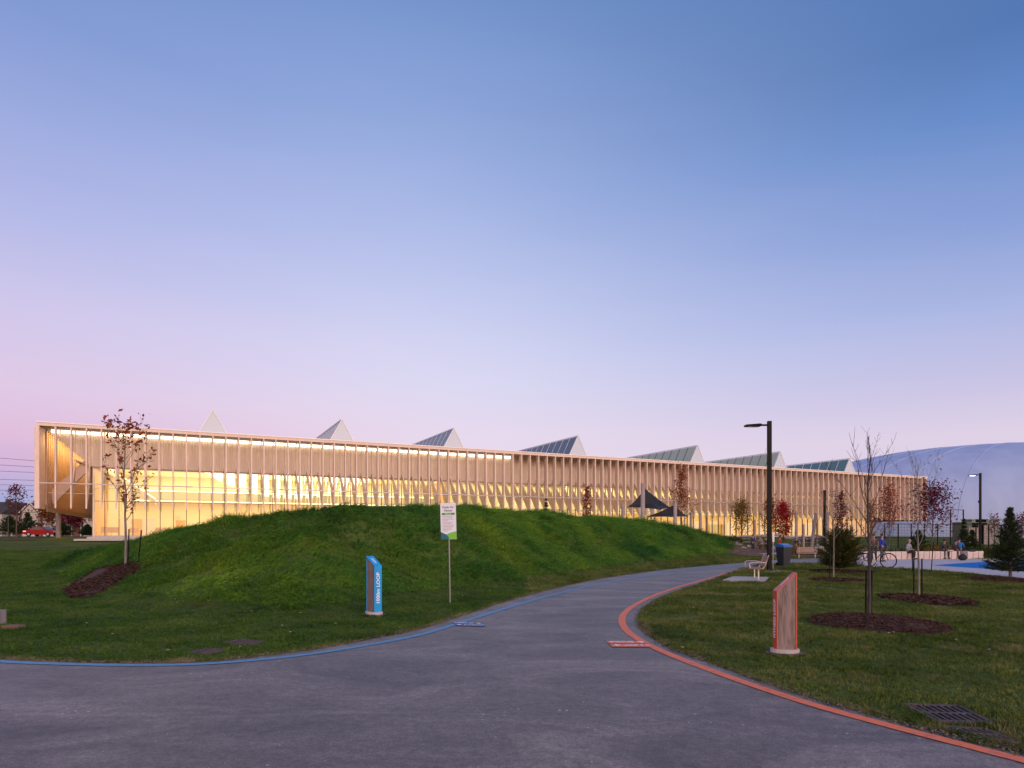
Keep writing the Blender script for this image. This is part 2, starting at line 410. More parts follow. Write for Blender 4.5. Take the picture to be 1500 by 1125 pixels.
# ------------------------------------------------------------------ ground
def ground_mat():
    m = bpy.data.materials.new("lawn_soil"); m.use_nodes = True
    t = m.node_tree; b = t.nodes["Principled BSDF"]; b.inputs["Roughness"].default_value = 0.95; b.inputs["Specular IOR Level"].default_value = 0.1
    co = t.nodes.new("ShaderNodeTexCoord")
    n = t.nodes.new("ShaderNodeTexNoise"); n.inputs["Scale"].default_value = 0.35; n.inputs["Detail"].default_value = 8; n.inputs["Roughness"].default_value = 0.65
    r = t.nodes.new("ShaderNodeValToRGB"); e = r.color_ramp.elements
    e[0].position = 0.32; e[0].color = (0.030, 0.056, 0.013, 1); e[1].position = 0.68; e[1].color = (0.105, 0.140, 0.030, 1)
    q = e.new(0.5); q.color = (0.060, 0.098, 0.019, 1)
    n2 = t.nodes.new("ShaderNodeTexNoise"); n2.inputs["Scale"].default_value = 14; n2.inputs["Detail"].default_value = 8
    mr = t.nodes.new("ShaderNodeMapRange"); mr.inputs[1].default_value = 0.3; mr.inputs[2].default_value = 0.7; mr.inputs[3].default_value = 0.6; mr.inputs[4].default_value = 1.35
    x = t.nodes.new("ShaderNodeMixRGB"); x.blend_type = "MULTIPLY"; x.inputs[0].default_value = 1
    bp = t.nodes.new("ShaderNodeBump"); bp.inputs["Strength"].default_value = 0.9; bp.inputs["Distance"].default_value = 0.06
    for a in (n, n2): t.links.new(co.outputs["Object"], a.inputs["Vector"])
    t.links.new(n.outputs[0], r.inputs[0]); t.links.new(n2.outputs[0], mr.inputs[0]); t.links.new(r.outputs[0], x.inputs[1]); t.links.new(mr.outputs[0], x.inputs[2])
    t.links.new(x.outputs[0], b.inputs["Base Color"]); t.links.new(n2.outputs[0], bp.inputs["Height"]); t.links.new(bp.outputs[0], b.inputs["Normal"])
    return m
def axis(segs):
    out = [segs[0][0]]
    for a, b, s in segs:
        k = max(1, int(round((b - a) / s))); out += [a + (b - a) * (i + 1) / k for i in range(k)]
    return np.array(out)
gx = axis([(-1800, -300, 300), (-300, -60, 20), (-60, -24, 1.5), (-24, 30, 0.33), (30, 70, 1.5), (70, 300, 20), (300, 1800, 300)])
gy = axis([(-60, 4, 4), (4, 32, 0.33), (32, 70, 0.6), (70, 140, 5), (140, 400, 30), (400, 3000, 400)])
X, Y = np.meshgrid(gx, gy); Z = terrain(X, Y)
Z = Z + (fbm(X * .5, Y * .5, 3) - .45) * .06 * sstep(.3, 1.2, np.where(inside(PATH_POLY, X, Y), 0, 1) * np.clip(np.hypot(X - 5, Y) / 8, 0, 1.2)) * 0
nx, ny = len(gx), len(gy)
me = bpy.data.meshes.new("ground")
idx = np.arange(nx * ny).reshape(ny, nx)
quads = np.stack([idx[:-1, :-1], idx[:-1, 1:], idx[1:, 1:], idx[1:, :-1]], -1).reshape(-1, 4)
me.from_pydata(np.stack([X, Y, Z], -1).reshape(-1, 3).tolist(), [], quads.tolist())
me.materials.append(ground_mat()); me.polygons.foreach_set("use_smooth", [True] * len(me.polygons)); me.update()
g = bpy.data.objects.new("ground", me); COL.objects.link(g)
tag(g, "grass covered ground with a raised grassy mound beside the path", kind="structure")

def asphalt_mat():
    m = bpy.data.materials.new("asphalt"); m.use_nodes = True
    t = m.node_tree; b = t.nodes["Principled BSDF"]; b.inputs["Roughness"].default_value = 0.5; b.inputs["Specular IOR Level"].default_value = 0.75
    co = t.nodes.new("ShaderNodeTexCoord")
    def noise(s, d, st=(1, 1, 1), dist=0, r=.62):
        mp_ = t.nodes.new("ShaderNodeMapping"); mp_.inputs["Scale"].default_value = st; mp_.inputs["Rotation"].default_value = (0, 0, .5); t.links.new(co.outputs["Object"], mp_.inputs[0])
        n = t.nodes.new("ShaderNodeTexNoise"); n.inputs["Scale"].default_value = s; n.inputs["Detail"].default_value = d; n.inputs["Distortion"].default_value = dist; n.inputs["Roughness"].default_value = r
        t.links.new(mp_.outputs[0], n.inputs["Vector"]); return n
    def rng(src, a, b_, c, d):
        mr = t.nodes.new("ShaderNodeMapRange"); mr.inputs[1].default_value = a; mr.inputs[2].default_value = b_; mr.inputs[3].default_value = c; mr.inputs[4].default_value = d; t.links.new(src, mr.inputs[0]); return mr.outputs[0]
    def mix(fac, a, b_, mode="MIX"):
        x = t.nodes.new("ShaderNodeMixRGB"); x.blend_type = mode
        for k, v in enumerate((fac, a, b_)):
            if isinstance(v, (int, float)): x.inputs[k].default_value = v
            elif isinstance(v, tuple): x.inputs[k].default_value = (*v, 1)
            else: t.links.new(v, x.inputs[k])
        return x.outputs[0]
    r = t.nodes.new("ShaderNodeValToRGB"); e = r.color_ramp.elements
    e[0].position = 0.34; e[0].color = (0.074, 0.059, 0.055, 1); e[1].position = 0.66; e[1].color = (0.235, 0.190, 0.170, 1); q = e.new(0.5); q.color = (0.138, 0.112, 0.102, 1)
    t.links.new(noise(0.5, 10, (1, 1.8, 1), 1.0, .7).outputs[0], r.inputs[0])
    c = mix(1.0, r.outputs[0], rng(noise(11, 6, (1, 1, 1), 0, .75).outputs[0], .3, .7, .62, 1.45), "MULTIPLY")
    c = mix(1.0, c, rng(noise(75, 3, (1, 1, 1), 0, .6).outputs[0], .3, .7, .5, 1.6), "MULTIPLY")
    c = mix(rng(noise(0.8, 10, (0.45, 2.2, 1), 1.6, .7).outputs[0], .60, .78, 0, .55), c, (0.32, 0.29, 0.285))
    # dark sealed streaks
    c = mix(rng(noise(0.35, 8, (2.4, .6, 1), 2.0, .6).outputs[0], .60, .70, 0, .4), c, (0.060, 0.052, 0.056))
    v = t.nodes.new("ShaderNodeTexVoronoi"); v.inputs["Scale"].default_value = 17; t.links.new(co.outputs["Object"], v.inputs["Vector"])
    sp = t.nodes.new("ShaderNodeSeparateColor"); t.links.new(v.outputs["Color"], sp.inputs[0])
    lt = t.nodes.new("ShaderNodeMath"); lt.operation = "LESS_THAN"; t.links.new(v.outputs["Distance"], lt.inputs[0]); t.links.new(rng(noise(.7, 3).outputs[0], .45, .7, .08, .24), lt.inputs[1])
    gt = t.nodes.new("ShaderNodeMath"); gt.operation = "GREATER_THAN"; t.links.new(sp.outputs[0], gt.inputs[0]); gt.inputs[1].default_value = .90
    mm = t.nodes.new("ShaderNodeMath"); mm.operation = "MULTIPLY"; t.links.new(lt.outputs[0], mm.inputs[0]); t.links.new(gt.outputs[0], mm.inputs[1])
    c = mix(mm.outputs[0], c, (0.55, 0.50, 0.48))
    t.links.new(c, b.inputs["Base Color"])
    bp = t.nodes.new("ShaderNodeBump"); bp.inputs["Strength"].default_value = 0.6; bp.inputs["Distance"].default_value = 0.01
    t.links.new(noise(120, 3).outputs[0], bp.inputs["Height"]); t.links.new(bp.outputs[0], b.inputs["Normal"])
    return m
tag(flat_poly("asphalt_path", PATH_POLY, 0.006, asphalt_mat()), "smooth grey asphalt path curving towards the building", kind="structure")

# plaza to the right
PLAZA = [F0(1262, 829.5), F0(1300, 831.5), F0(1345, 834), F0(1400, 838), F0(1480, 845.5), F0(1560, 853), F0(1700, 868), (75, 42), (72, 58), (44, 56), (36, 46), (30, 41.5), F0(1290, 817), F0(1262, 817)]
tag(flat_poly("plaza", PLAZA, 0.010, M_PLAZA), "pale concrete plaza behind the right lawn", kind="structure")
BLUEP = [F0(1366, 828.6), F0(1420, 824.6), F0(1500, 821.0), F0(1600, 820), F0(1700, 850), F0(1600, 848), F0(1500, 838.0), F0(1430, 832.6)]
tag(flat_poly("blue_splash_surface", catmull(BLUEP + [BLUEP[0]], 4)[:-1], 0.016, M_POOL), "blue rubber splash pad surface on the pale plaza", kind="structure")

# painted lines
def ribbon(name, pts, width, z, matl, label):
    c = catmull(pts, 8); d = np.gradient(c, axis=0); d /= np.linalg.norm(d, axis=1)[:, None]; nrm = np.c_[-d[:, 1], d[:, 0]]
    wv = width / 2 * (1 + (fbm(c[:, 0] * 6, c[:, 1] * 6) - .47)[:, None] * .10)
    a = c + nrm * wv; b = c - nrm * wv; mb = MB(); k = len(c)
    mb.v = [(p[0], p[1], z) for p in a] + [(p[0], p[1], z) for p in b]
    mb.f = [(i, k + i, k + i + 1, i + 1) for i in range(k - 1)]; mb.m = [0] * (k - 1)
    me = mb.mesh(name, matl)
    me.update()
    if me.polygons[0].normal.z < 0: me.flip_normals()
    return tag(obj(name, me), label, kind="structure")
M_LINER = mat("orange_line_paint", (0.82, 0.185, 0.065), 0.6, noise=(14, (0.50, 0.13, 0.085), 0.5, 0.72))
M_LINEB = mat("blue_line_paint", (0.085, 0.30, 0.52), 0.6, noise=(10, (0.13, 0.22, 0.32), 0.47, 0.70))
ribbon("orange_line", [F0(*p) for p in [(1092, 832.5), (1062, 840.5), (1030, 850), (1000, 858.5), (970, 868.5), (945, 879), (925, 890), (914, 900), (911, 910), (916, 922), (930, 934), (955, 948), (1000, 967.5), (1060, 990), (1120, 1011), (1200, 1036.5), (1300, 1064), (1400, 1090), (1500, 1116), (1650, 1155)]], 0.125, 0.012, M_LINER, "orange painted line along the right edge of the path")
ribbon("blue_line", [F0(*p) for p in [(-260, 949), (-100, 961), (0, 970), (100, 974), (200, 975.5), (300, 973.5), (400, 965.5), (480, 955.5), (560, 942), (620, 929.5), (680, 911), (740, 892), (800, 874.5), (860, 860), (920, 848), (980, 839.5), (1040, 833), (1075, 829.5)]], 0.12, 0.012, M_LINEB, "blue painted line along the left edge of the path")

M_SOILE = mat("bare_soil", (0.085, 0.058, 0.046), 0.95, noise=(7, (0.12, 0.10, 0.08), .4, .65), bump=(60, .6, .02))
for nm_, E_, lab_ in (("soil_edge", LE, "thin strip of bare soil and grit along the left path edge"), ("soil_edge", RE, "thin strip of bare soil and grit along the right path edge")):
    q_ = ribbon(nm_, [tuple(p) for p in E_[::2]], 0.13, 0.0085, M_SOILE, lab_)
_e = np.vstack([LE, RE[::-1]]); _d = np.r_[0, np.cumsum(np.hypot(*np.diff(LE, axis=0).T))]
def along(E_, n_, spread, off):
    i = _rs.randint(0, len(E_) - 1, n_); t = _rs.rand(n_)[:, None]; p = E_[i] * (1 - t) + E_[i + 1] * t; return p + _rs.normal(0, spread, (n_, 2)) + off
_p = np.vstack([along(LE, 5200, .045, 0), along(RE, 5200, .045, 0)]); _p = _p[(_p[:, 1] > 4) & (_p[:, 1] < 26)]
scatter_later = _p
# ground markings with lettering
def marking(name, corners, matl, rows, label, arrow_rows):
    root = empty(name, (*np.mean([F0(*c) for c in corners], axis=0), 0.010)); tag(root, label, "path marking")
    c = [np.array(F0(*q)) for q in corners]  # tl, tr, br, bl
    inv = root.location
    def quad(nm, a, b, cc, d, z, mt):
        mb = MB(); mb.add([(p[0] - inv.x, p[1] - inv.y, z - inv.z) for p in (a, b, cc, d)], [(3, 2, 1, 0)])
        me = mb.mesh(nm, mt); me.update()
        if me.polygons[0].normal.z < 0: me.flip_normals()
        return obj(nm, me, parent=root)
    mid1l = c[0] * .54 + c[3] * .46; mid1r = c[1] * .54 + c[2] * .46; mid2l = c[0] * .46 + c[3] * .54; mid2r = c[1] * .46 + c[2] * .54
    quad("painted_band", c[0], c[1], mid1r, mid1l, 0.016, matl); quad("painted_band", mid2l, mid2r, c[2], c[3], 0.016, matl)
    for k, (a, b, cc, d) in enumerate(((c[0], c[1], mid1r, mid1l), (mid2l, mid2r, c[2], c[3]))):
        up = ((a + b) - (cc + d)) / 2; h = np.linalg.norm(up); ex = (b - a); wdt = np.linalg.norm(ex); ctr = (a + b + cc + d) / 4
        exn = ex / wdt
        t = obj("lettering", text_mesh(rows[k], h * 0.85, M_LETTER, 0), parent=root)
        tw = max(v.co.x for v in t.data.vertices) - min(v.co.x for v in t.data.vertices)
        sx = wdt * 0.62 / tw; off = -0.14 if k == 0 else 0.12
        pos = ctr + exn * off * wdt
        t.matrix_local = Matrix.Translation((pos[0] - inv.x, pos[1] - inv.y, 0.0215 - inv.z)) @ frame_matrix((0, 0, 0), (exn[0], exn[1], 0), (up[0], up[1], 0)) @ Matrix.Diagonal((sx, 1, 1, 1))
        s = 1 if k == 0 else -1; ap = ctr + exn * wdt * (0.36 * s); upn = up / h
        tri = [ap + exn * .09 * wdt * s, ap - exn * .02 * wdt * s + upn * h * .36, ap - exn * .02 * wdt * s + upn * h * .12, ap - exn * .1 * wdt * s + upn * h * .12, ap - exn * .1 * wdt * s - upn * h * .12, ap - exn * .02 * wdt * s - upn * h * .12, ap - exn * .02 * wdt * s - upn * h * .36]
        mb = MB(); mb.add([(p[0] - inv.x, p[1] - inv.y, 0.0215 - inv.z) for p in tri], [tuple(range(7))]); me = mb.mesh("arrow", M_LETTER); me.update()
        if me.polygons[0].normal.z < 0: me.flip_normals()
        obj("arrow", me, parent=root)
    return root
marking("path_marking", [(888, 940.5), (944, 940.5), (959, 949.2), (897, 949.2)], M_LINER, ("SPORTS 500", "LOOP 0 m"), "orange painted bands with white lettering beside the orange line", 0)
marking("path_marking", [(662, 912.6), (706, 913.8), (712, 919.0), (668, 917.6)], mat("marking_blue", (0.06, 0.14, 0.38), 0.6), ("1000 m", "LOOP"), "blue painted bands with white lettering beside the blue line", 0)

# ------------------------------------------------------------------ grass (geometry nodes instancing)
def blade_tuft(nb, h, spread, width, seed, droop, matl, name, segs=2, comb=None):
    r = random.Random(seed); mb = MB()
    for i in range(nb):
        a = r.uniform(0, 6.283); rr0 = spread * math.sqrt(r.random()); bx, by = rr0 * math.cos(a), rr0 * math.sin(a)
        hh = h * r.uniform(0.6, 1.15); la = r.uniform(0, 6.283) if comb is None else r.gauss(0, comb); ln = droop * r.uniform(0.2, 1.0) * hh; fa = r.uniform(0, 6.283)
        wx, wy = math.cos(fa) * width / 2, math.sin(fa) * width / 2; o = len(mb.v)
        for s in range(segs + 1):
            t = s / segs; cx = bx + math.cos(la) * ln * t * t; cy = by + math.sin(la) * ln * t * t; cz = hh * (t - 0.35 * droop * t * t * 0.6); k = 1 - t * 0.85
            mb.v += [(cx - wx * k, cy - wy * k, cz), (cx + wx * k, cy + wy * k, cz)]
        for s in range(segs):
            mb.f.append((o + 2 * s, o + 2 * s + 1, o + 2 * s + 3, o + 2 * s + 2)); mb.m.append(0)
    me = mb.mesh(name, matl); return me
def grass_mat(name, dark, mid, light, dry, sc=0.5, dryness=0.6, sc2=24):
    m = bpy.data.materials.new(name); m.use_nodes = True
    t = m.node_tree; t.nodes.clear()
    o = t.nodes.new("ShaderNodeOutputMaterial"); df = t.nodes.new("ShaderNodeBsdfDiffuse"); tl = t.nodes.new("ShaderNodeBsdfTranslucent"); mix_ = t.nodes.new("ShaderNodeMixShader"); mix_.inputs[0].default_value = 0.22
    ge = t.nodes.new("ShaderNodeNewGeometry")
    n = t.nodes.new("ShaderNodeTexNoise"); n.inputs["Scale"].default_value = sc; n.inputs["Detail"].default_value = 6; n.inputs["Roughness"].default_value = 0.65; t.links.new(ge.outputs["Position"], n.inputs["Vector"])
    r = t.nodes.new("ShaderNodeValToRGB"); e = r.color_ramp.elements; e[0].position = 0.34; e[0].color = (*dark, 1); e[1].position = 0.66; e[1].color = (*light, 1); q = e.new(0.5); q.color = (*mid, 1)
    t.links.new(n.outputs[0], r.inputs[0])
    n2 = t.nodes.new("ShaderNodeTexNoise"); n2.inputs["Scale"].default_value = sc2; n2.inputs["Detail"].default_value = 2; t.links.new(ge.outputs["Position"], n2.inputs["Vector"])
    mr = t.nodes.new("ShaderNodeMapRange"); mr.inputs[1].default_value = 0.35; mr.inputs[2].default_value = 0.65; mr.inputs[3].default_value = 0.45; mr.inputs[4].default_value = 1.6; t.links.new(n2.outputs[0], mr.inputs[0])
    x = t.nodes.new("ShaderNodeMixRGB"); x.blend_type = "MULTIPLY"; x.inputs[0].default_value = 1; t.links.new(r.outputs[0], x.inputs[1]); t.links.new(mr.outputs[0], x.inputs[2])
    n3 = t.nodes.new("ShaderNodeTexNoise"); n3.inputs["Scale"].default_value = 1.1; n3.inputs["Detail"].default_value = 9; n3.inputs["Roughness"].default_value = .7; t.links.new(ge.outputs["Position"], n3.inputs["Vector"])
    m3 = t.nodes.new("ShaderNodeMapRange"); m3.inputs[1].default_value = 0.52; m3.inputs[2].default_value = 0.68; m3.inputs[4].default_value = dryness; t.links.new(n3.outputs[0], m3.inputs[0])
    y = t.nodes.new("ShaderNodeMixRGB"); y.inputs[2].default_value = (*dry, 1); t.links.new(m3.outputs[0], y.inputs[0]); t.links.new(x.outputs[0], y.inputs[1])
    t.links.new(y.outputs[0], df.inputs[0]); t.links.new(y.outputs[0], tl.inputs[0]); t.links.new(df.outputs[0], mix_.inputs[1]); t.links.new(tl.outputs[0], mix_.inputs[2]); t.links.new(mix_.outputs[0], o.inputs[0])
    return m
M_LAWN = grass_mat("mown_grass", (0.038, 0.066, 0.012), (0.085, 0.122, 0.028), (0.160, 0.190, 0.055), (0.30, 0.25, 0.13), 0.75, 0.8)
M_LAWNL = grass_mat("mown_grass_left", (0.026, 0.066, 0.016), (0.055, 0.112, 0.022), (0.100, 0.160, 0.034), (0.16, 0.15, 0.06), 0.75, 0.45)
M_LONG = grass_mat("long_grass", (0.026, 0.098, 0.030), (0.080, 0.200, 0.032), (0.175, 0.300, 0.034), (0.25, 0.30, 0.05), 0.22, 0.3, 15)
def scatter(name, pts, rots, scl, meshes, label, cat="grass"):
    colc = bpy.data.collections.new(name + "_sources")
    for i, me_ in enumerate(meshes):
        colc.objects.link(bpy.data.objects.new(name + "_source", me_))
    me = bpy.data.meshes.new(name); me.from_pydata([], [], [])
    n = len(pts); me.vertices.add(n); me.vertices.foreach_set("co", np.asarray(pts, np.float32).ravel())
    a = me.attributes.new("rot", "FLOAT_VECTOR", "POINT"); a.data.foreach_set("vector", np.asarray(rots, np.float32).ravel())
    a = me.attributes.new("scl", "FLOAT", "POINT"); a.data.foreach_set("value", np.asarray(scl, np.float32))
    a = me.attributes.new("pick", "INT", "POINT"); a.data.foreach_set("value", _rs.randint(0, len(meshes), n).astype(np.int32))
    me.update()
    o = bpy.data.objects.new(name, me); COL.objects.link(o)
    ng = bpy.data.node_groups.new(name + "_nodes", "GeometryNodeTree")
    ng.interface.new_socket("Geometry", in_out="INPUT", socket_type="NodeSocketGeometry"); ng.interface.new_socket("Geometry", in_out="OUTPUT", socket_type="NodeSocketGeometry")
    A = ng.nodes.new("NodeGroupInput"); B = ng.nodes.new("NodeGroupOutput"); I = ng.nodes.new("GeometryNodeInstanceOnPoints"); C = ng.nodes.new("GeometryNodeCollectionInfo")
    C.inputs["Collection"].default_value = colc; C.inputs["Separate Children"].default_value = True; C.inputs["Reset Children"].default_value = True
    I.inputs["Pick Instance"].default_value = True
    def attr(nm, ty):
        q = ng.nodes.new("GeometryNodeInputNamedAttribute"); q.data_type = ty; q.inputs["Name"].default_value = nm; return q.outputs["Attribute"]
    ng.links.new(A.outputs[0], I.inputs["Points"]); ng.links.new(C.outputs[0], I.inputs["Instance"])
    ng.links.new(attr("pick", "INT"), I.inputs["Instance Index"]); ng.links.new(attr("rot", "FLOAT_VECTOR"), I.inputs["Rotation"]); ng.links.new(attr("scl", "FLOAT"), I.inputs["Scale"])
    ng.links.new(I.outputs[0], B.inputs[0])
    md = o.modifiers.new("scatter", "NODES"); md.node_group = ng
    tag(o, label, cat, kind="stuff"); return o

# mulch beds / pads that keep grass away: (name, polygon in ground coordinates)
MULCH = {
    "left": [G(*p) for p in [(92, 866), (112, 852), (140, 835), (160, 830), (215, 828), (216, 833), (190, 846), (160, 862), (130, 876), (105, 877)]],
}
def ell(px, py, rx, ry, seed, n=28):
    c = F0(px, py); x1 = F0(px + rx, py); a = abs(x1[0] - c[0]); b = abs(F0(px, py + ry)[1] - F0(px, py - ry)[1]) / 2; r_ = random.Random(seed)
    ph = [r_.uniform(0, 6.28) for _ in range(3)]
    return [Vector((c[0] + a * (1 + .07 * math.sin(2 * t + ph[0]) + .04 * math.sin(5 * t + ph[1])) * math.cos(t), c[1] + b * (1 + .07 * math.sin(3 * t + ph[2])) * math.sin(t), 0)) for t in [2 * math.pi * k / n for k in range(n)]]
MULCH["near"] = ell(1283, 914, 84, 14.0, 1); MULCH["mid"] = ell(1357, 879, 55, 8, 2); MULCH["thin"] = ell(1228, 850.5, 38, 3.0, 3); MULCH["bush"] = ell(1232, 838, 40, 3.0, 4); MULCH["pine"] = ell(1478, 851, 46, 5.0, 5)
PADS = {"bench": [F0(1058, 851.5), F0(1073, 845.5), F0(1127, 846.5), F0(1119, 853.5)]}
GR = {"a": [F0(1325, 1033), F0(1405, 1036), F0(1452, 1060), F0(1372, 1058)], "b": [F0(1378, 1066), F0(1442, 1070), F0(1492, 1089), F0(1420, 1082)],
      "c": [F0(328, 943), F0(352, 937.5), F0(386, 941), F0(362, 947)], "d": [F0(280, 957), F0(304, 951), F0(332, 953), F0(308, 959)]}
def excluded(x, y):
    e = inside(PATH_POLY, x, y) | inside(PLAZA, x, y)
    for k in list(MULCH.values()) + list(PADS.values()) + list(GR.values()):
        e |= inside([(p[0], p[1]) for p in k], x, y)
    return e
def sample(x0, x1, y0, y1, dens):
    n = int((x1 - x0) * (y1 - y0) * dens); x = _rs.uniform(x0, x1, n); y = _rs.uniform(y0, y1, n)
    px = 750 + FPX * x / y; z = terrain(x, y); k = (px > -60) & (px < 1560) & (HZ - FPX * (z - EYE) / y < 1180)
    return x[k], y[k], z[k]
LX, LY, LZ, LS = [], [], [], []
TX, TY, TZ, TS = [], [], [], []
for (x0, x1, y0, y1, d, sc) in [(-11, 9, 4.5, 12, 300, 1.0), (-18, 16, 12, 18, 170, 1.15), (-24, 24, 18, 28, 90, 1.5), (-40, 40, 28, 46, 34, 2.2)]:
    x, y, z = sample(x0, x1, y0, y1, d); b = bump_h(x, y); k = ~excluded(x, y) & ((b < 0.16) | (vnoise(x * 2, y * 2) * .1 + b < .2))
    LX.append(x[k]); LY.append(y[k]); LZ.append(z[k]); LS.append(np.full(k.sum(), sc))
for (x0, x1, y0, y1, d, sc) in [(-20, 4, 10, 18, 150, 1.0), (-26, 8, 18, 28, 85, 1.25), (-30, 22, 28, 46, 38, 1.7), (-10, 34, 46, 68, 13, 2.4)]:
    x, y, z = sample(x0, x1, y0, y1, d); b = bump_h(x, y); k = ~excluded(x, y) & (b > 0.15 + .06 * (vnoise(x * 2, y * 2) - .5))
    TX.append(x[k]); TY.append(y[k]); TZ.append(z[k]); TS.append(np.full(k.sum(), sc))
LX, LY, LZ, LS = map(np.concatenate, (LX, LY, LZ, LS)); TX, TY, TZ, TS = map(np.concatenate, (TX, TY, TZ, TS))
def lawn(side):
    k = LX > LY * 0.02 if side > 0 else LX <= LY * 0.02
    x, y, z, s = LX[k], LY[k], LZ[k], LS[k]; n = len(x)
    rot = np.c_[_rs.normal(0, .18, n), _rs.normal(0, .18, n), _rs.uniform(0, 6.28, n)]
    hh = 0.45 + 1.1 * fbm(x * 2.2, y * 2.2)
    ms = [blade_tuft(10, 0.052, 0.05, 0.0065, 40 + i, 0.7, M_LAWN if side > 0 else M_LAWNL, "lawn_tuft", 1) for i in range(5)]
    print("lawn", n)
    scatter("lawn_grass", np.c_[x, y, z - 0.003], rot, s * hh * _rs.uniform(.8, 1.25, n), ms, "short mown grass of the right lawn inside the bend" if side > 0 else "short mown grass between the mound and the blue line")
lawn(1); lawn(-1)
n = len(TX); print("long", n)
# combed direction field: grass leans down the slope and to the right, in patches
e_ = 0.3; sx_ = (terrain(TX + e_, TY) - terrain(TX - e_, TY)) / (2 * e_); sy_ = (terrain(TX, TY + e_) - terrain(TX, TY - e_)) / (2 * e_)
ang = (fbm(TX * .45, TY * .45) - .47) * 5.0; lean = 0.35 + 1.5 * np.clip(fbm(TX * 1.1 + 31, TY * 1.1, 4) - .25, 0, 1)
dx = 0.9 + np.cos(ang) * .9 - sx_ * 1.2; dy = -0.5 + np.sin(ang) * .9 - sy_ * 1.2; l_ = np.hypot(dx, dy); dx /= l_; dy /= l_
# rotate about the horizontal axis perpendicular to the lean (small-angle euler: x-rot = -dy*lean, y-rot = dx*lean)
rot = np.c_[-dy * lean + _rs.normal(0, .12, n), dx * lean + _rs.normal(0, .12, n), np.arctan2(dy, dx) * .8 + _rs.normal(0, .3, n)]
# random spin applied by the choice of tuft
ms = [blade_tuft(14, 0.25, 0.07, 0.010, 70 + i, 1.0, M_LONG, "long_tuft", 3, .45) for i in range(8)]
scatter("mound_grass", np.c_[TX, TY, TZ - 0.01], rot, TS * (0.15 + 1.5 * fbm(TX * 1.6, TY * 1.6)) * np.clip(_rs.lognormal(-.04, .26, n), .45, 1.5) * np.clip(0.55 + bump_h(TX, TY), .5, 1), ms, "long windblown grass covering the mound")

crumb = MB().ball((0, 0, .004), (.011, .008, .006), 5, 3).mesh("crumb", mat("grit", (.20, .15, .12), .9)); _n = len(scatter_later)
scatter("edge_grit", np.c_[scatter_later, np.full(_n, .010)], np.c_[np.zeros((_n, 2)), _rs.uniform(0, 6.28, _n)], _rs.uniform(.4, 1.5, _n), [crumb], "soil crumbs and grit scattered along the path edges", "grit")
_q = np.vstack([along(LE, 4200, .05, 0), along(RE, 4200, .05, 0)]); _q = _q[(_q[:, 1] > 4) & (_q[:, 1] < 22)]; _n = len(_q)
scatter("verge_grass", np.c_[_q, np.full(_n, .004)], np.c_[_rs.normal(0, .3, (_n, 2)), _rs.uniform(0, 6.28, _n)], _rs.uniform(.5, 1.25, _n), [blade_tuft(7, .05, .03, .006, 300 + i, .9, M_LAWN, "verge_tuft", 1) for i in range(3)], "ragged grass tufts creeping over the path edge")
# ------------------------------------------------------------------ mulch beds
def mulch(key, label, hump=0.05, group="mulch rings round the young trees"):
    poly = MULCH[key]; cx = sum(p[0] for p in poly) / len(poly); cy = sum(p[1] for p in poly) / len(poly)
    mb = MB(); n = len(poly); rings = 5
    zc = float(terrain(cx, cy))
    mb.v.append((0, 0, hump + .035))
    for r_ in range(1, rings + 1):
        t = r_ / rings
        for p in poly:
            x = (p[0] - cx) * t; y = (p[1] - cy) * t
            mb.v.append((x, y, float(terrain(cx + x, cy + y)) - zc + hump * (1 - t * t) + (0.035 if t < 1 else 0.004) + rnd.uniform(-.01, .01) * (t < 1)))
    for j in range(n):
        mb.f.append((0, 1 + j, 1 + (j + 1) % n)); mb.m.append(0)
    for r_ in range(rings - 1):
        for j in range(n):
            a = 1 + r_ * n; mb.f.append((a + j, a + n + j, a + n + (j + 1) % n, a + (j + 1) % n)); mb.m.append(0)
    me = mb.mesh("mulch_bed", M_MULCH, True); me.update()
    if sum(p.normal.z for p in me.polygons) < 0: me.flip_normals()
    root = obj("mulch_bed", me, loc=(cx, cy, zc)); tag(root, label, "mulch bed")
    # chips
    xs = [p[0] for p in poly]; ys = [p[1] for p in poly]; area = (max(xs) - min(xs)) * (max(ys) - min(ys))
    k = int(min(16000, area * (2600 if cy < 14 else 900))); x = _rs.uniform(min(xs) - .08, max(xs) + .08, k); y = _rs.uniform(min(ys) - .08, max(ys) + .08, k)
    q = inside([(cx + (p[0] - cx) * 1.03, cy + (p[1] - cy) * 1.03) for p in poly], x, y); x, y = x[q], y[q]
    pc = MB()
    # chips joined as one part
    for a, b in zip(x[:6500], y[:6500]):
        t = math.hypot((a - cx) / (max(xs) - cx + 1e-6), (b - cy) / (max(ys) - cy + 1e-6)); z0 = float(hump * max(0, 1 - t * t)) + 0.038 + rnd.uniform(0, .012)
        l = rnd.uniform(.010, .026) * (1 if cy < 14 else 1.7); w_ = l * rnd.uniform(.25, .5); an = rnd.uniform(0, 6.28); ti = rnd.uniform(-.6, .6); ca, sa = math.cos(an), math.sin(an)
        zz = float(terrain(a, b)) - zc + z0
        vs = []
        for (u, v) in ((-l, -w_), (l, -w_), (l, w_), (-l, w_)):
            vs.append((a - cx + u * ca - v * sa, b - cy + u * sa + v * ca, zz + u * ti * .6 + v * .3))
        pc.add(vs, [(0, 1, 2, 3)])
    o = obj("bark_chips", pc, M_CHIP, root); o["kind"] = "stuff"
    return root
mulch("left", "dark brown mulch patch on the left flank of the mound", 0.06)
mulch("near", "large dark mulch bed round the nearest bare tree on the right lawn", 0.09)
mulch("mid", "dark mulch bed round the second bare tree towards the plaza", 0.07)
mulch("thin", "thin faded mulch ring round the slender tree beside the bushy pine", 0.02)
mulch("bush", "narrow mulch bed under the wide bushy pine", 0.03)
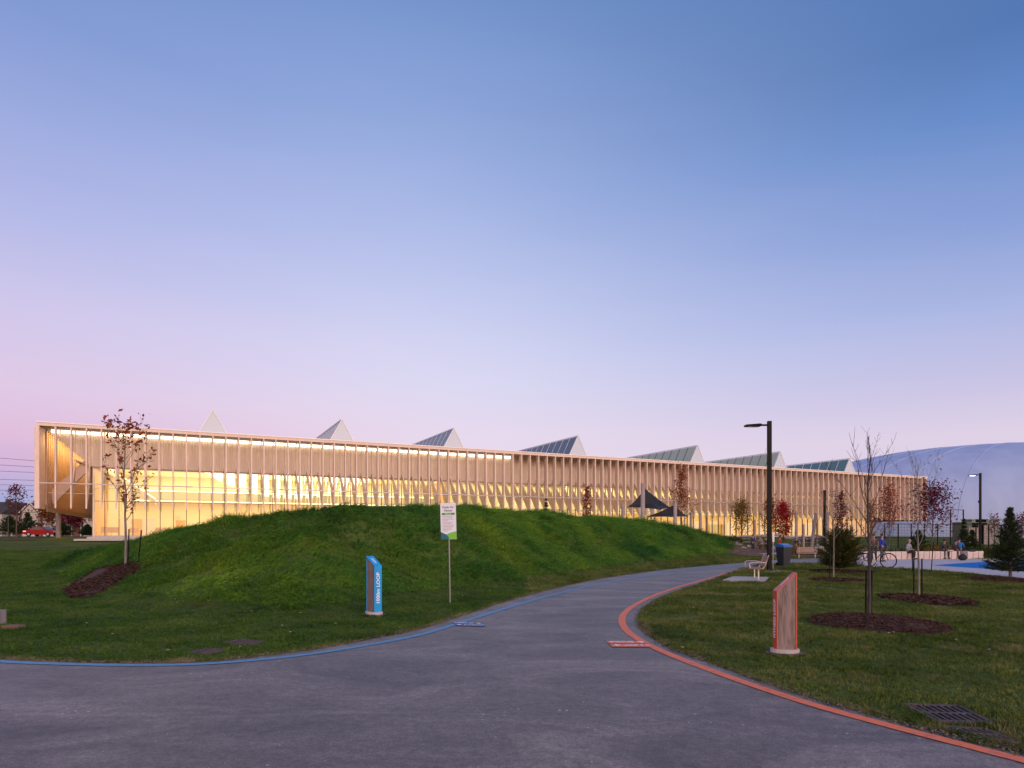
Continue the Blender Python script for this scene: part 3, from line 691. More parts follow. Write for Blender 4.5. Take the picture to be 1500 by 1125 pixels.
mulch("pine", "mulch bed under the dark pine at the right edge", 0.04)

# ------------------------------------------------------------------ the building
bld = empty("community_centre", (float(N2[0]) * FAC, float(N2[1]) * FAC, 0), math.atan2(U2[1], U2[0]))
tag(bld, "long community centre behind tall pale timber fins with warm lit glass", "building")
S0 = 1.186; U0 = -10.73; NF = 108
def ubx(px, wv):
    r = np.array([(px - 750) / FPX, 1.0]); t = (FAC + wv) / (r @ N2); return float(t * (r @ U2)), float(t)
def uz(px, py, wv):
    u, t = ubx(px, wv); return u, EYE + (HZ - py) * t / FPX
def fu(n): return U0 + S0 * n
TOP = 11.72; FLOOR = 1.36; GW = 3.0   # glass plane depth
UE = fu(107) + 0.2
# fins
mb = MB(); T = 0.12
mb.prism([(-T / 2, 0, 3.95), (-T / 2, .14, 3.95), (-T / 2, .52, 5.6), (-T / 2, .60, 7.0), (-T / 2, .60, 11.4), (-T / 2, 0, 11.4)], (T, 0, 0)); fin_me = mb.mesh("fin", M_FIN)
mb = MB(); T2 = 0.10
mb.prism([(-T2 / 2, .17, 4.02), (-T2 / 2, 1.95, 6.0), (-T2 / 2, 2.87, 8.62), (-T2 / 2, .78, 6.45)], (T2, 0, 0)); strut_me = mb.mesh("strut", M_FIN)
foot = MB().box(-.045, .045, .02, .12, FLOOR - .2, 3.95); foot_me = foot.mesh("foot_rod", M_STEEL)
for i in range(NF):
    obj("fin", fin_me, parent=bld, loc=(fu(i), 0, 0))
    if i > 0: obj("strut", strut_me, parent=bld, loc=(fu(i), 0, 0))
# ribbed cladding panels with the cut corner at the left end
ca_u, ca_z = uz(70, 631, 2.9); cb_u, cb_z = uz(129, 679, 2.9)
ZB = 8.12
def zb(u):
    if u >= cb_u: return ZB
    return max(ZB, ca_z + (cb_z - ca_z) * (u - ca_u) / (cb_u - ca_u))
def rib_panel(u0, u1):
    mb = MB(); k = 8; prof = []
    for i in range(k):
        a = u0 + 0.01 + (u1 - u0 - 0.02) * i / k; b = a + (u1 - u0 - .02) / k
        prof += [(a, 2.9), (a + (b - a) * .62, 2.9), (a + (b - a) * .68, 2.94), (b - .004, 2.94)]
    n_ = len(prof)
    mb.v = [(p[0], p[1], zb(p[0])) for p in prof] + [(p[0], p[1], 11.38) for p in prof]
    mb.f = [(i, i + 1, n_ + i + 1, n_ + i) for i in range(n_ - 1)]; mb.m = [0] * (n_ - 1)
    o = len(mb.v); mb.add([(u0, 2.94, max(zb(u0), zb(u0))), (u1, 2.94, zb(u1)), (u1, 3.06, zb(u1)), (u0, 3.06, zb(u0))], [(0, 1, 2, 3)])
    return mb
common = None
for i in range(-1, NF - 1):
    u0, u1 = fu(i), fu(i + 1)
    if u0 < cb_u + 0.01:
        obj("cladding_panel", rib_panel(u0, u1), M_PANEL, bld)
    else:
        if common is None:
            common = rib_panel(0, S0); 
            # rebuild at local origin with constant bottom edge
            common.v = [(x, y, (ZB if z < 11.0 else z)) for x, y, z in common.v]; common = common.mesh("cladding_panel", M_PANEL)
        obj("cladding_panel", common, parent=bld, loc=(u0, 0, 0))
# backing so that nothing shows through, lintel
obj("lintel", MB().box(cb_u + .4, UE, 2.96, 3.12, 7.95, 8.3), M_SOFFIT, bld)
obj("wall_backing", MB().box(cb_u + .4, UE, 3.06, 3.2, 8.3, 11.35), M_PANEL, bld)
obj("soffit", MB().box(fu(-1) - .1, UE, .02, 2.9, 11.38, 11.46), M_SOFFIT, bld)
obj("fascia", MB().box(fu(-1) - .12, UE + .05, -.04, .02, 11.36, 11.64), M_FIN, bld)
obj("roof", MB().box(fu(-1) - .1, UE, .03, 46, 11.47, 11.62), M_SKYWHITE, bld)
obj("coping", MB().box(fu(-1) - .2, UE + .1, -.1, .5, 11.645, 11.74), M_COPING, bld)
# strip lights under the soffit
on_me = MB().box(.09, S0 - .06, 2.50, 2.62, 11.12, 11.37).mesh("strip_light", M_LED); off_me = MB().box(.07, S0 - .03, 2.50, 2.62, 11.26, 11.33).mesh("strip_light", M_LEDOFF)
for i in range(-1, NF - 1):
    obj("strip_light", on_me if i < 40 else off_me, parent=bld, loc=(fu(i) + (0.9 if i == -1 else 0), 0, 0)) if i > -1 else None
obj("strip_light", MB().box(fu(-1) + .5, fu(0) - .06, 2.5, 2.62, 11.12, 11.37), M_LED, bld)
# rails
obj("front_rail", MB().box(fu(-1), UE, -.07, -.01, 6.17, 6.27), M_RAIL, bld)
for i in range(0, NF - 8, 8):
    obj("rail_joint", MB().box(fu(i) + .2, fu(i) + 1.7, -.14, -.075, 6.19, 6.29), M_RAIL, bld)
UG0, _ = ubx(137.5, GW); UG1 = fu(98)
obj("cable_rail", MB().box(fu(-1) + .3, UG0, 2.6, 2.66, 5.44, 5.50), M_FIN, bld)
# glass bays with mullions
nb0 = math.ceil((UG0 - U0) / S0)
ZT = 4.80
lo_me = MB().box(.04, S0 - .04, GW, GW + .012, FLOOR + .12, ZT - .03).mesh("glass_pane", M_GLASS); hi_me = MB().box(.04, S0 - .04, GW, GW + .012, ZT + .03, 7.95).mesh("glass_pane", M_GLASS)
mul_me = MB().box(-.035, .035, GW - .06, GW + .08, FLOOR, 7.95).mesh("mullion", M_MULL)
for i in range(nb0, 98):
    obj("glass_pane", lo_me, parent=bld, loc=(fu(i), 0, 0)); obj("glass_pane", hi_me, parent=bld, loc=(fu(i), 0, 0)); obj("mullion", mul_me, parent=bld, loc=(fu(i), 0, 0))
mbp = MB().box(UG0 + .04, fu(nb0) - .04, GW, GW + .012, FLOOR + .12, 7.95); obj("glass_pane", mbp, M_GLASS, bld)
obj("corner_mullion", MB().box(UG0 - .08, UG0 + .05, GW - .06, GW + .1, FLOOR, 7.95), M_STEEL, bld)
obj("transom", MB().box(UG0, UG1, GW - .04, GW + .06, ZT - .025, ZT + .025), M_MULL, bld)
obj("sill", MB().box(UG0, UG1, GW - .12, GW + .12, FLOOR - .1, FLOOR + .1), M_CONC, bld)
# interior
obj("interior_floor", MB().box(UG0, UG1, GW + .12, 30, FLOOR - .2, FLOOR), M_INTF, bld)
obj("interior_ceiling", MB().box(UG0, UG1, GW + .13, 30, 8.31, 8.45), M_INT, bld)
obj("side_wall", MB().box(UG0 - .15, UG0 - .02, GW + .12, 28, FLOOR, 8.3), M_INTO, bld)
obj("side_wall", MB().box(UG1, UG1 + .2, GW - .1, 30, FLOOR, 8.3), M_INTY, bld)
UM = fu(34)
obj("back_wall", MB().box(UG0, UM, 15, 15.2, FLOOR, 8.3), M_INT, bld)
obj("back_wall", MB().box(UM + .02, UG1, 7.5, 7.7, FLOOR, 4.6), M_INTY, bld); obj("upper_back_wall", MB().box(UM + .02, UG1, 7.46, 7.7, 4.61, 8.3), M_INT, bld)  # whiter light higher up is put into the paler upper wall colour
obj("partition_wall", MB().box(UM - .2, UM, 7.4, 15, FLOOR, 8.3), M_INTO, bld)
obj("balcony_front", MB().box(fu(4.3), UM - .3, 9.0, 9.2, 5.35, 6.45), M_INTG, bld)
obj("balcony_floor", MB().box(fu(4.3), UM - .3, 9.21, 14.9, 5.3, 5.5), M_INT, bld)
obj("cove_light", MB().box(fu(4.4), UM - .4, 8.9, 8.98, 6.25, 6.36), M_LEDIN, bld)
obj("cove_light", MB().box(fu(4.4), UM - .4, 9.25, 9.5, 5.18, 5.28), M_LEDIN, bld)
# stair flight with a lit edge (left lobby)
st_a = uz(157, 683, 6); st_b = uz(229, 733, 8)
obj("stair_flight", MB().prism([(st_a[0], 6.0, st_a[1]), (st_b[0], 6.0, st_b[1] + .1), (st_b[0], 6.0, st_b[1] - .5), (st_a[0], 6.0, st_a[1] - .6)], (0, 1.6, 0)), M_INT, bld)
obj("stair_light", MB().prism([(st_a[0], 5.94, st_a[1] + .02), (st_b[0], 5.94, st_b[1] + .12), (st_b[0], 5.94, st_b[1] + .0), (st_a[0], 5.94, st_a[1] - .1)], (0, .05, 0)), M_LEDIN, bld)
# doors / notice panels / desks that read as silhouettes inside
for (px, w_, h_, mt) in [(218, 1.3, 2.1, M_WHITE), (186, 1.2, 2.2, M_WHITE), (200, 1.0, 2.0, M_INTO), (265, 1.0, 1.9, M_INTO), (310, 1.1, 2.1, M_INTG)]:
    u, _ = ubx(px, 14.8); obj("interior_door", MB().box(u - w_ / 2, u + w_ / 2, 14.85, 14.98, FLOOR, FLOOR + h_), mt, bld)
for (px, wv, r_) in [(152, 5.0, .3), (160, 5.5, .25), (168, 5.2, .35), (196, 7, .4), (232, 6, .3), (242, 6, .25)]:
    u, _ = ubx(px, wv); mbx = MB(); mbx.box(u - r_, u + r_, wv, wv + .5, FLOOR + .4, FLOOR + .48); mbx.box(u - r_, u + r_, wv + .45, wv + .5, FLOOR + .48, FLOOR + .95)
    for a in (-1, 1): mbx.box(u + a * r_ * .8 - .02, u + a * r_ * .8 + .02, wv + .05, wv + .1, FLOOR, FLOOR + .4)
    obj("lobby_chair", mbx, M_BATTEN, bld)
# columns and cross beams inside the right hall
for i in range(36, 98, 6):
    obj("interior_column", MB().tube([(fu(i), 5.2, FLOOR), (fu(i), 5.2, 8.3)], .16, 8), M_INT, bld)
for i in range(38, 97, 3):
    obj("interior_door", MB().box(fu(i), fu(i) + 1.6, 7.40, 7.48, FLOOR, FLOOR + 2.3), [M_INTO, M_INTY, M_INT][i % 3], bld)
# ceiling light panels + lamps
for i in range(int(nb0) + 2, 97, 4):
    obj("ceiling_light", MB().box(fu(i), fu(i) + 2.2, 4.2, 5.0, 8.22, 8.29), M_LEDIN, bld)
def area(u, wv, z, sx, sy, watts, col, rot=(0, 0, 0)):
    ld = bpy.data.lights.new("hall_light", "AREA"); ld.shape = "RECTANGLE"; ld.size = sx; ld.size_y = sy; ld.energy = watts; ld.color = col
    o = bpy.data.objects.new("hall_light", ld); COL.objects.link(o); o.parent = bld; o.location = (u, wv, z); o.rotation_euler = rot; return o
LEN1 = UM - UG0
area((UG0 + UM) / 2, 8.5, 8.15, LEN1 - 1, 8, 4000, (1.0, .87, .58))
area((UG0 + UM) / 2, 12.0, 5.1, LEN1 - 3, 4, 900, (1.0, .78, .42))
area((UM + UG1) / 2, 5.4, 8.15, UG1 - UM - 1, 3.5, 3600, (1.0, .80, .42))
# left end: deep clad end wall, canopy battens, sloping beam
UL = fu(-1) - .05
obj("end_wall", MB().box(UL - .3, UL, .02, 44, 4.1, 11.36), M_BATTEN, bld)
obj("end_post", MB().prism([(UL - .32, -.02, 3.9), (UL - .32, 2.6, 3.9), (UL - .32, 2.6, 11.36), (UL - .32, -.02, 11.36)], (.36, 0, 0)), M_FIN, bld)
bt = MB(); bt.prism([(UL, 0, 11.34), (UL, 0, 4.35), (UL, .55, 3.75), (UL, .75, 4.35), (UL, .75, 11.34)], (.14, 0, 0)); bt_me = bt.mesh("batten", M_BATTEN)
k = 3.0
while k < 43.2:
    obj("batten", bt_me, parent=bld, loc=(0, k, 0)); k += 0.98
b1 = uz(74, 724, 5.5); b2 = uz(127, 677, 3.4)
obj("canopy_beam", MB().prism([(b1[0], 5.5, b1[1] + .3), (b2[0], 3.3, b2[1] + .35), (b2[0] + .2, 3.3, b2[1] - .7), (b1[0] + .2, 5.5, b1[1] - 1.0)], (0, .5, 0)), M_FIN, bld)
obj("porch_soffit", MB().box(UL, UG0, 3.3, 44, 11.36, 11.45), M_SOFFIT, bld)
obj("porch_soffit", MB().prism([(UG0 - .02, 3.1, 8.1), (UG0 - 1.6, 3.1, 8.6), (UG0 - .3, 27, 8.6), (UG0 - .02, 27, 8.1)], (0, 0, .15)), M_BATTEN, bld)
area(UL + 1.6, 9.0, 11.2, 1.2, 11, 700, (1.0, .55, .18), (0, R(28), 0))
area(UL + 1.6, 24.0, 11.2, 1.2, 18, 900, (1.0, .58, .22), (0, R(28), 0))
obj("porch_column", MB().tube([(ubx(85.5, 12)[0], 12, 1.2), (ubx(85.5, 12)[0], 12, 4.3)], .24, 12), M_GREY_TIMBER, bld)
# right end soffit
obj("end_soffit", MB().prism([(UG1 + .3, .7, 4.15), (UG1 + .3, 2.9, 8.1), (UG1 + .3, 3.0, 8.1), (UG1 + .3, .8, 4.15)], (UE - UG1 - .3, 0, 0)), M_BATTEN, bld)
obj("end_wall", MB().box(UE - .06, UE, .03, 30, 4.0, 11.36), M_FIN, bld)
# back box so that sky does not show through
obj("rear_wall", MB().box(UG0, UE, 45, 45.3, 1, 11.4), M_PANEL, bld)
# terrace step in front of the left glass
stp = MB().box(UG0 - 1.0, fu(10), -2.0, GW - .13, 1.0, 1.16); stp.box(UG0 - .1, fu(10), -1.2, GW - .13, 1.17, 1.36)
obj("terrace_step", stp, M_CONC, bld)

# roof skylights
M_SKG = [mat("skylight_glass_blue", (0.09, 0.13, 0.17), 0.2, spec=0.5), mat("skylight_glass_lit", (0.22, 0.25, 0.22), 0.25, spec=0.5, emit=((0.75, 0.80, 0.62), 0.10)), mat("skylight_glass_green", (0.10, 0.19, 0.20), 0.12, spec=0.8)]
SKW = 5.0
for k, (ax, ay, gi) in enumerate([(312, 601, 0), (501, 615, 0), (665, 628, 0), (847, 639, 0), (1022, 653, 1), (1143, 662, 1), (1245, 672, 2)]):
    u, z = uz(ax, ay, SKW); hw = 2.0; base = 11.62; sx0 = 2.3
    sk = empty("roof_skylight", (u, SKW, base)); sk.parent = bld
    sk["label"] = ["skylight with a plain pale gable at the left", "skylight with dark blue glazing", "skylight with dark blue glazing", "skylight with dark blue glazing", "skylight with pale lit glazing", "skylight with pale lit glazing", "skylight with dark green glazing"][k]
    h = z - base; Ln = 30
    obj("gable_panel", MB().prism([(-sx0 * .72, 0, 0), (sx0 * .72, 0, 0), (0, 0, h)], (0, .08, 0)), M_SKYWHITE, sk)
    fr = MB(); 
    for sgn in (-1, 1):
        p0 = Vector((sgn * sx0 * .72, 0, 0)); p1 = Vector((0, 0, h)); fr.prism([p0 + Vector((0, -.05, 0)), p1 + Vector((0, -.05, 0)), p1 + Vector((0, -.05, .16)), p0 + Vector((sgn * .16, -.05, 0))], (0, .2, 0))
    fr.box(-.09, .09, .15, Ln, h - .02, h + .12)
    obj("frame", fr, M_WHITE, sk)
    npn = 16
    for j in range(npn):
        y0 = .2 + (Ln - .3) * j / npn; y1 = .2 + (Ln - .3) * (j + 1) / npn - .07
        obj("glazing_panel", MB().prism([(-sx0 * .72, y0, 0), (-.08, y0, h - .08), (-.08, y1, h - .08), (-sx0 * .72, y1, 0)], (.05, 0, -.04)), M_SKG[gi], sk)
        if j: obj("glazing_bar", MB().prism([(-sx0 * .72 - .05, y0 - .06, .03), (-.10, y0 - .06, h - .02), (-.10, y0, h - .02), (-sx0 * .72 - .05, y0, .03)], (.03, 0, -.03)), M_MULL if gi == 1 else M_COPING, sk)
    obj("roof_slope", MB().prism([(sx0 * .72, .2, 0), (.08, .2, h - .08), (.08, Ln, h - .08), (sx0 * .72, Ln, 0)], (-.05, 0, -.04)), M_SKYWHITE, sk)
    obj("curb", MB().box(-sx0 * .78, sx0 * .78, -.06, Ln, -.0, .12), M_WHITE, sk)

# ------------------------------------------------------------------ air dome
def dome():
    D0 = 158; cx = (1530 - 750) / FPX * D0; a, b, H = 66, 42, 22.5; root = empty("air_dome", (cx, D0 + 4, 0.6), R(-12)); tag(root, "huge pale blue inflated sports dome beyond the right end of the building", "air dome")
    nu, nv = 96, 26; mb = MB()
    e = lambda c, p: math.copysign(abs(c) ** p, c)
    for j in range(nv + 1):
        ph = math.pi / 2 * j / nv
        for i in range(nu):
            t = 2 * math.pi * i / nu; ce = e(math.cos(ph), .72); 
            puff = 1 + 0.0045 * abs(math.sin(i * math.pi / 4))
            mb.v.append((a * e(math.cos(t), .75) * ce * puff, b * e(math.sin(t), .75) * ce * puff, H * (math.sin(ph) ** .95) * (1 + .003 * abs(math.sin(i * math.pi / 4)))))
    for j in range(nv):
        for i in range(nu):
            mb.f.append((j * nu + i, j * nu + (i + 1) % nu, (j + 1) * nu + (i + 1) % nu, (j + 1) * nu + i)); mb.m.append(0)
    M = mat("dome_fabric", (0.36, 0.45, 0.68), 0.5, noise=(.25, (0.30, 0.39, 0.62), .35, .65, (1, 1, .25)))
    sk = obj("dome_skin", mb, M, root, True)
    for i in range(0, nu, 3):
        c = [mb.v[j * nu + i] for j in range(nv)]
        pts = [Vector(q) * 1.001 for q in c]
        obj("seam_cable", MB().tube(pts, .05, 4), mat("seam_cable", (0.42, 0.50, 0.73), .5), root)
dome()

# ------------------------------------------------------------------ trees
def leaf_mat(name, c1, c2, tr=0.35):
    m = bpy.data.materials.new(name); m.use_nodes = True; t = m.node_tree; t.nodes.clear()
    o = t.nodes.new("ShaderNodeOutputMaterial"); df = t.nodes.new("ShaderNodeBsdfDiffuse"); tl = t.nodes.new("ShaderNodeBsdfTranslucent"); mx_ = t.nodes.new("ShaderNodeMixShader"); mx_.inputs[0].default_value = tr
    co = t.nodes.new("ShaderNodeTexCoord"); n = t.nodes.new("ShaderNodeTexNoise"); n.inputs["Scale"].default_value = 5; n.inputs["Detail"].default_value = 3; t.links.new(co.outputs["Object"], n.inputs["Vector"])
    mr = t.nodes.new("ShaderNodeMapRange"); mr.inputs[1].default_value = .35; mr.inputs[2].default_value = .65; t.links.new(n.outputs[0], mr.inputs[0])
    c = t.nodes.new("ShaderNodeMixRGB"); c.inputs[1].default_value = (*c1, 1); c.inputs[2].default_value = (*c2, 1); t.links.new(mr.outputs[0], c.inputs[0])
    t.links.new(c.outputs[0], df.inputs[0]); t.links.new(c.outputs[0], tl.inputs[0]); t.links.new(df.outputs[0], mx_.inputs[1]); t.links.new(tl.outputs[0], mx_.inputs[2]); t.links.new(mx_.outputs[0], o.inputs[0]); return m
LM = {"darkred": leaf_mat("dark_red_leaves", (.13, .016, .012), (.24, .045, .025)), "red": leaf_mat("red_leaves", (.26, .010, .022), (.46, .03, .04)),
      "redrust": leaf_mat("red_rust_leaves", (.24, .05, .03), (.36, .10, .05)), "rust": leaf_mat("rust_leaves", (.16, .045, .018), (.26, .085, .022)), "olive": leaf_mat("olive_leaves", (.09, .09, .02), (.30, .15, .025)), "maroon": leaf_mat("maroon_leaves", (.10, .015, .03), (.20, .035, .06)),
      "green": leaf_mat("green_leaves", (.03, .05, .015), (.06, .09, .02)), "pine": leaf_mat("pine_needles", (.018, .036, .016), (.045, .07, .03), .15), "juniper": leaf_mat("juniper_needles", (.035, .045, .012), (.075, .085, .022), .15)}
M_BARKD = mat("dark_bark", (0.060, 0.050, 0.048), 0.85, noise=(18, (0.03, 0.026, 0.025), 0.35, 0.65, (1, 1, .3)), bump=(50, 0.5, 0.01))
def tree(name, label, base, height, crown, seed, leaf=None, nleaf=0, lsize=.05, first=.3, group=None, trunk_r=.03, bark=None, upright=1.0, cat="tree", nbr=16, clump=True, twig=True, shape=None):
    r = random.Random(seed); root = empty(name, base); tag(root, label, cat, group); bark = bark or M_BARK
    tr = MB(); pts = []; k = 8; wob = [(r.uniform(-1, 1), r.uniform(-1, 1)) for _ in range(k + 1)]
    for i in range(k + 1):
        t = i / k; pts.append(Vector((wob[i][0] * .018 * height * t, wob[i][1] * .018 * height * t, height * t * .98)))
    tr.tube([pts[0] - Vector((0, 0, .1))] + pts, [trunk_r * 1.25] + [trunk_r * (1 - .88 * (i / k)) + .003 for i in range(k + 1)], 8)
    obj("trunk", tr, bark, root, True)
    br = MB(); tips = []
    def at(t):
        i = min(int(t * k), k - 1); f = t * k - i; return pts[i].lerp(pts[i + 1], f)
    for i in range(nbr):
        t = first + (1 - first) * (i + r.random() * .7) / nbr * .97; p = at(t); az_ = i * 2.4 + r.uniform(-.5, .5)
        tt = (t - first) / (1 - first); L_ = crown * (math.sin(math.pi * min(1, .22 + tt * .8)) ** .8 if shape is None else shape(tt)) * r.uniform(.75, 1.15); up = upright * r.uniform(.75, 1.25)
        d = Vector((math.cos(az_), math.sin(az_), up)).normalized(); q = [p]; cur = p.copy(); dd = d.copy()
        Lr = L_ * math.sqrt(1 + up * up)
        for s in range(4):
            dd = (dd + Vector((r.uniform(-.18, .18), r.uniform(-.18, .18), .10))).normalized(); cur = cur + dd * Lr / 4; q.append(cur.copy())
        r0 = trunk_r * (1 - .85 * t) * .55; br.tube(q, [r0, r0 * .8, r0 * .6, r0 * .42, r0 * .2 + .0015], 5); tips += [(q[2], .3), (q[3], .6), (q[4], 1)]
        if twig:
            for s in range(1, 5):
                for _ in range(2 if s > 1 else 1):
                    a0 = q[s]; dv = (dd + Vector((r.uniform(-1, 1), r.uniform(-1, 1), r.uniform(-.2, .8)))).normalized(); l2 = Lr * r.uniform(.14, .32)
                    m_ = a0 + dv * l2 * .5; e2 = a0 + (dv + Vector((0, 0, .2))).normalized() * l2; br.tube([a0, m_, e2], [r0 * .35 + .001, r0 * .25 + .001, .0018], 4); tips.append((e2, 1)); tips.append((m_, .7))
    obj("branches", br, bark, root)
    if leaf and nleaf:
        lf = MB()
        for _ in range(nleaf):
            p, wgt = r.choice(tips); sp = crown * (.07 if clump else .2); c = p + Vector((r.gauss(0, sp), r.gauss(0, sp), r.gauss(0, sp))); l = lsize * r.uniform(.6, 1.3)
            a = Vector((r.gauss(0, 1), r.gauss(0, 1), r.gauss(0, .6) - .3)).normalized(); b = a.cross(Vector((r.gauss(0, 1), r.gauss(0, 1), r.gauss(0, 1)))).normalized()
            lf.add([c - a * l, c - b * l * .45 - a * l * .1, c + a * l, c + b * l * .5 + a * .1 * l], [(0, 1, 2, 3)])
        obj("foliage", lf, LM[leaf], root)
    return root
def conifer(name, label, base, height, crown, seed, matk="pine", group=None, dense=1.0, lsz=1.0, round_=False, cat="tree"):
    r = random.Random(seed); root = empty(name, base); tag(root, label, cat, group)
    obj("trunk", MB().tube([(0, 0, -.1), (0, 0, height * .5), (0, 0, height * .97)], [height * .022, height * .014, .006], 7), M_BARK, root)
    lf = MB(); br = MB(); lv = int((22 if not round_ else 16) * dense)
    for i in range(lv):
        t = (i + r.random()) / lv; z = height * (.08 + .90 * t); Rr = crown * ((1 - t) ** .8 if not round_ else math.sqrt(max(0, 1 - (1.5 * t - .45) ** 2)) * 1.0) * r.uniform(.8, 1.12) + .04
        nb = int((9 + 7 * (1 - t)) * dense)
        for j in range(nb):
            a = r.uniform(0, 6.28); el_ = r.uniform(.05, .5) + t * .7; l = Rr * r.uniform(.65, 1.1); d = Vector((math.cos(a) * math.cos(el_), math.sin(a) * math.cos(el_), math.sin(el_)))
            p0 = Vector((0, 0, z)); p1 = p0 + d * l; br.tube([p0, p1], [.008, .003], 4)
            kk = max(3, int(l / (.07 * lsz)))
            for s in range(kk):
                c = p0.lerp(p1, .25 + .8 * s / kk)
                for _ in range(7):
                    v = (d * .7 + Vector((r.gauss(0, .6), r.gauss(0, .6), r.gauss(0, .5) + .2))).normalized(); L_ = .085 * lsz * r.uniform(.7, 1.2); sd_ = v.cross(Vector((r.gauss(0, 1), r.gauss(0, 1), r.gauss(0, 1)))).normalized() * .008 * lsz
                    lf.add([c - sd_, c + sd_, c + v * L_ + sd_ * .3, c + v * L_ - sd_ * .3], [(0, 1, 2, 3)])
    obj("branches", br, M_BARK, root); obj("foliage", lf, LM[matk], root); return root
def stake(px, py, top, label, tilt=0.0, d=None):
    b = G(px, py); h = (py - top) / FPX * b.y; o = obj("tree_stake", MB().tube([(0, 0, -.1), (tilt, 0, h)], .02, 6), M_BLACK, loc=b); tag(o, label, "stake", "dark stakes beside the young trees")
# left red leaved tree
b = G(184, 830); print("left tree", b)
H1 = (830 - 616) / FPX * b.y
tree("young_maple", "young tree with sparse dark red leaves on the left flank of the mound", b, H1, H1 * .20, 11, "redrust", 520, H1 * .0155, .30, trunk_r=H1 * .009, bark=M_BARKL, upright=1.3, nbr=20)
stake(187, 829, 775, "dark stake leaning just right of the red leaved tree on the mound", .04); stake(202, 827, 777, "dark stake further right of the red leaved tree on the mound", .10)
# right lawn
b = G(1273, 908); H1 = (908 - 634) / FPX * b.y
tree("bare_tree", "tall bare young tree in the largest mulch bed on the right lawn", b, H1, H1 * .125, 23, None, 0, .02, .34, trunk_r=.030, bark=M_BARKD, upright=2.1, nbr=16, group="young trees on the right lawn")
for dx, tt in ((-.045, .01), (.05, .02)):
    o = obj("tree_stake", MB().tube([(0, 0, -.05), (tt, 0, .88)], .017, 6), M_BLACK, loc=b + Vector((dx, .03, 0))); tag(o, "dark stake tight against the trunk of the tallest bare tree, " + ("left side" if dx < 0 else "right side"), "stake", "dark stakes beside the young trees")
b = G(1346, 878); H1 = (878 - 676) / FPX * b.y
tree("bare_tree", "bare young tree with two dark stakes in front of the plaza", b, H1, H1 * .20, 31, "rust", 26, .03, .36, trunk_r=.024, bark=M_BARKL, upright=1.5, nbr=16, group="young trees on the right lawn")
for dx, tt in ((-.10, -.0), (.09, .0)):
    o = obj("tree_stake", MB().tube([(0, 0, -.05), (tt, 0, .95)], .018, 6), M_BLACK, loc=b + Vector((dx, .03, 0))); tag(o, "dark stake beside the bare tree in front of the plaza, " + ("left side" if dx < 0 else "right side"), "stake", "dark stakes beside the young trees")
b = G(1221, 848); H1 = (848 - 715) / FPX * b.y
tree("slender_tree", "slender pale trunked young tree in front of the bushy pine", b, H1, H1 * .2, 37, "maroon", 160, .03, .42, trunk_r=.026, bark=M_BARKL, upright=1.2, nbr=14, group="young trees on the right lawn")
o = obj("tree_stake", MB().tube([(0, 0, -.05), (0, 0, 1.0)], .02, 6), M_BLACK, loc=b + Vector((-.1, .05, 0))); tag(o, "dark stake beside the slender tree in front of the bushy pine", "stake", "dark stakes beside the young trees")
o = obj("tree_stake", MB().tube([(0, 0, -.05), (-.03, 0, .9)], .02, 6), M_BLACK, loc=P(1337, 27.0)); tag(o, "dark stake standing before the seated person in the grey hoodie", "stake", "dark stakes beside the young trees")
o = obj("tree_stake", MB().tube([(0, 0, -.05), (.09, 0, 1.25)], .02, 6), M_BLACK, loc=P(1364, 27.0)); tag(o, "dark stake standing before the pale block wall", "stake", "dark stakes beside the young trees")
conifer("bushy_pine", "wide dark olive bushy pine beside the slender tree", G(1231, 838), 1.55, .92, 5, "juniper", round_=True, dense=1.5)
conifer("dark_pine", "dark pine at the right edge in front of the splash pad", G(1480, 848), 2.45, .78, 6, "pine", dense=1.35)
# autumn trees further back
for (nm, lab, px, d, top, cr, lf_, nl, sd_, fi) in [
    ("red_tree", "narrow dark red tree in front of the fins behind the mound", 859, 58, 711, .55, "redrust", 900, 51, .15),
    ("red_tree", "tall rust red tree in front of the fins right of the shade sails", 998, 62, 684, 1.15, "redrust", 1500, 52, .25),
    ("olive_tree", "olive and orange tree before the yellow glass near the playground", 1086, 66, 737, 1.25, "olive", 1800, 53, .12),
    ("rust_tree", "rust coloured tree directly behind the tall lamp post", 1128, 68, 732, 1.0, "rust", 1500, 54, .15),
    ("bright_red_tree", "bright red tree behind the blue lidded bin", 1147, 62, 738, .95, "red", 2600, 55, .12),
    ("red_tree", "narrow red tree before the fins behind the slender bare tree", 1232, 58, 722, .7, "maroon", 1000, 56, .2),
    ("maroon_tree", "dark maroon tree before the right end of the fins", 1302, 56, 711, 1.15, "redrust", 1300, 57, .2),
    ("maroon_tree", "broad purple red tree just past the right end of the building", 1366, 44, 722, 1.5, "maroon", 1900, 58, .25),
    ("rust_tree", "thin rust leaved tree before the fins left of the maroon one", 1275, 60, 735, .8, "rust", 500, 59, .2),
    ("pale_tree", "sparse reddish young tree right of the far lamp post", 1457, 60, 755, .8, "maroon", 300, 60, .2),
    ("rust_tree", "rust coloured tree at the far right edge", 1497, 60, 757, .9, "maroon", 500, 61, .2),
]:
    b = P(px, d); tree(nm, lab, b, Zat(top, d) - b.z, cr, sd_, lf_, int(nl * .9), .095, fi, trunk_r=.05, upright=1.5, nbr=22, group="autumn trees behind the path", clump=False, shape=lambda q: 1.05 - .85 * q)
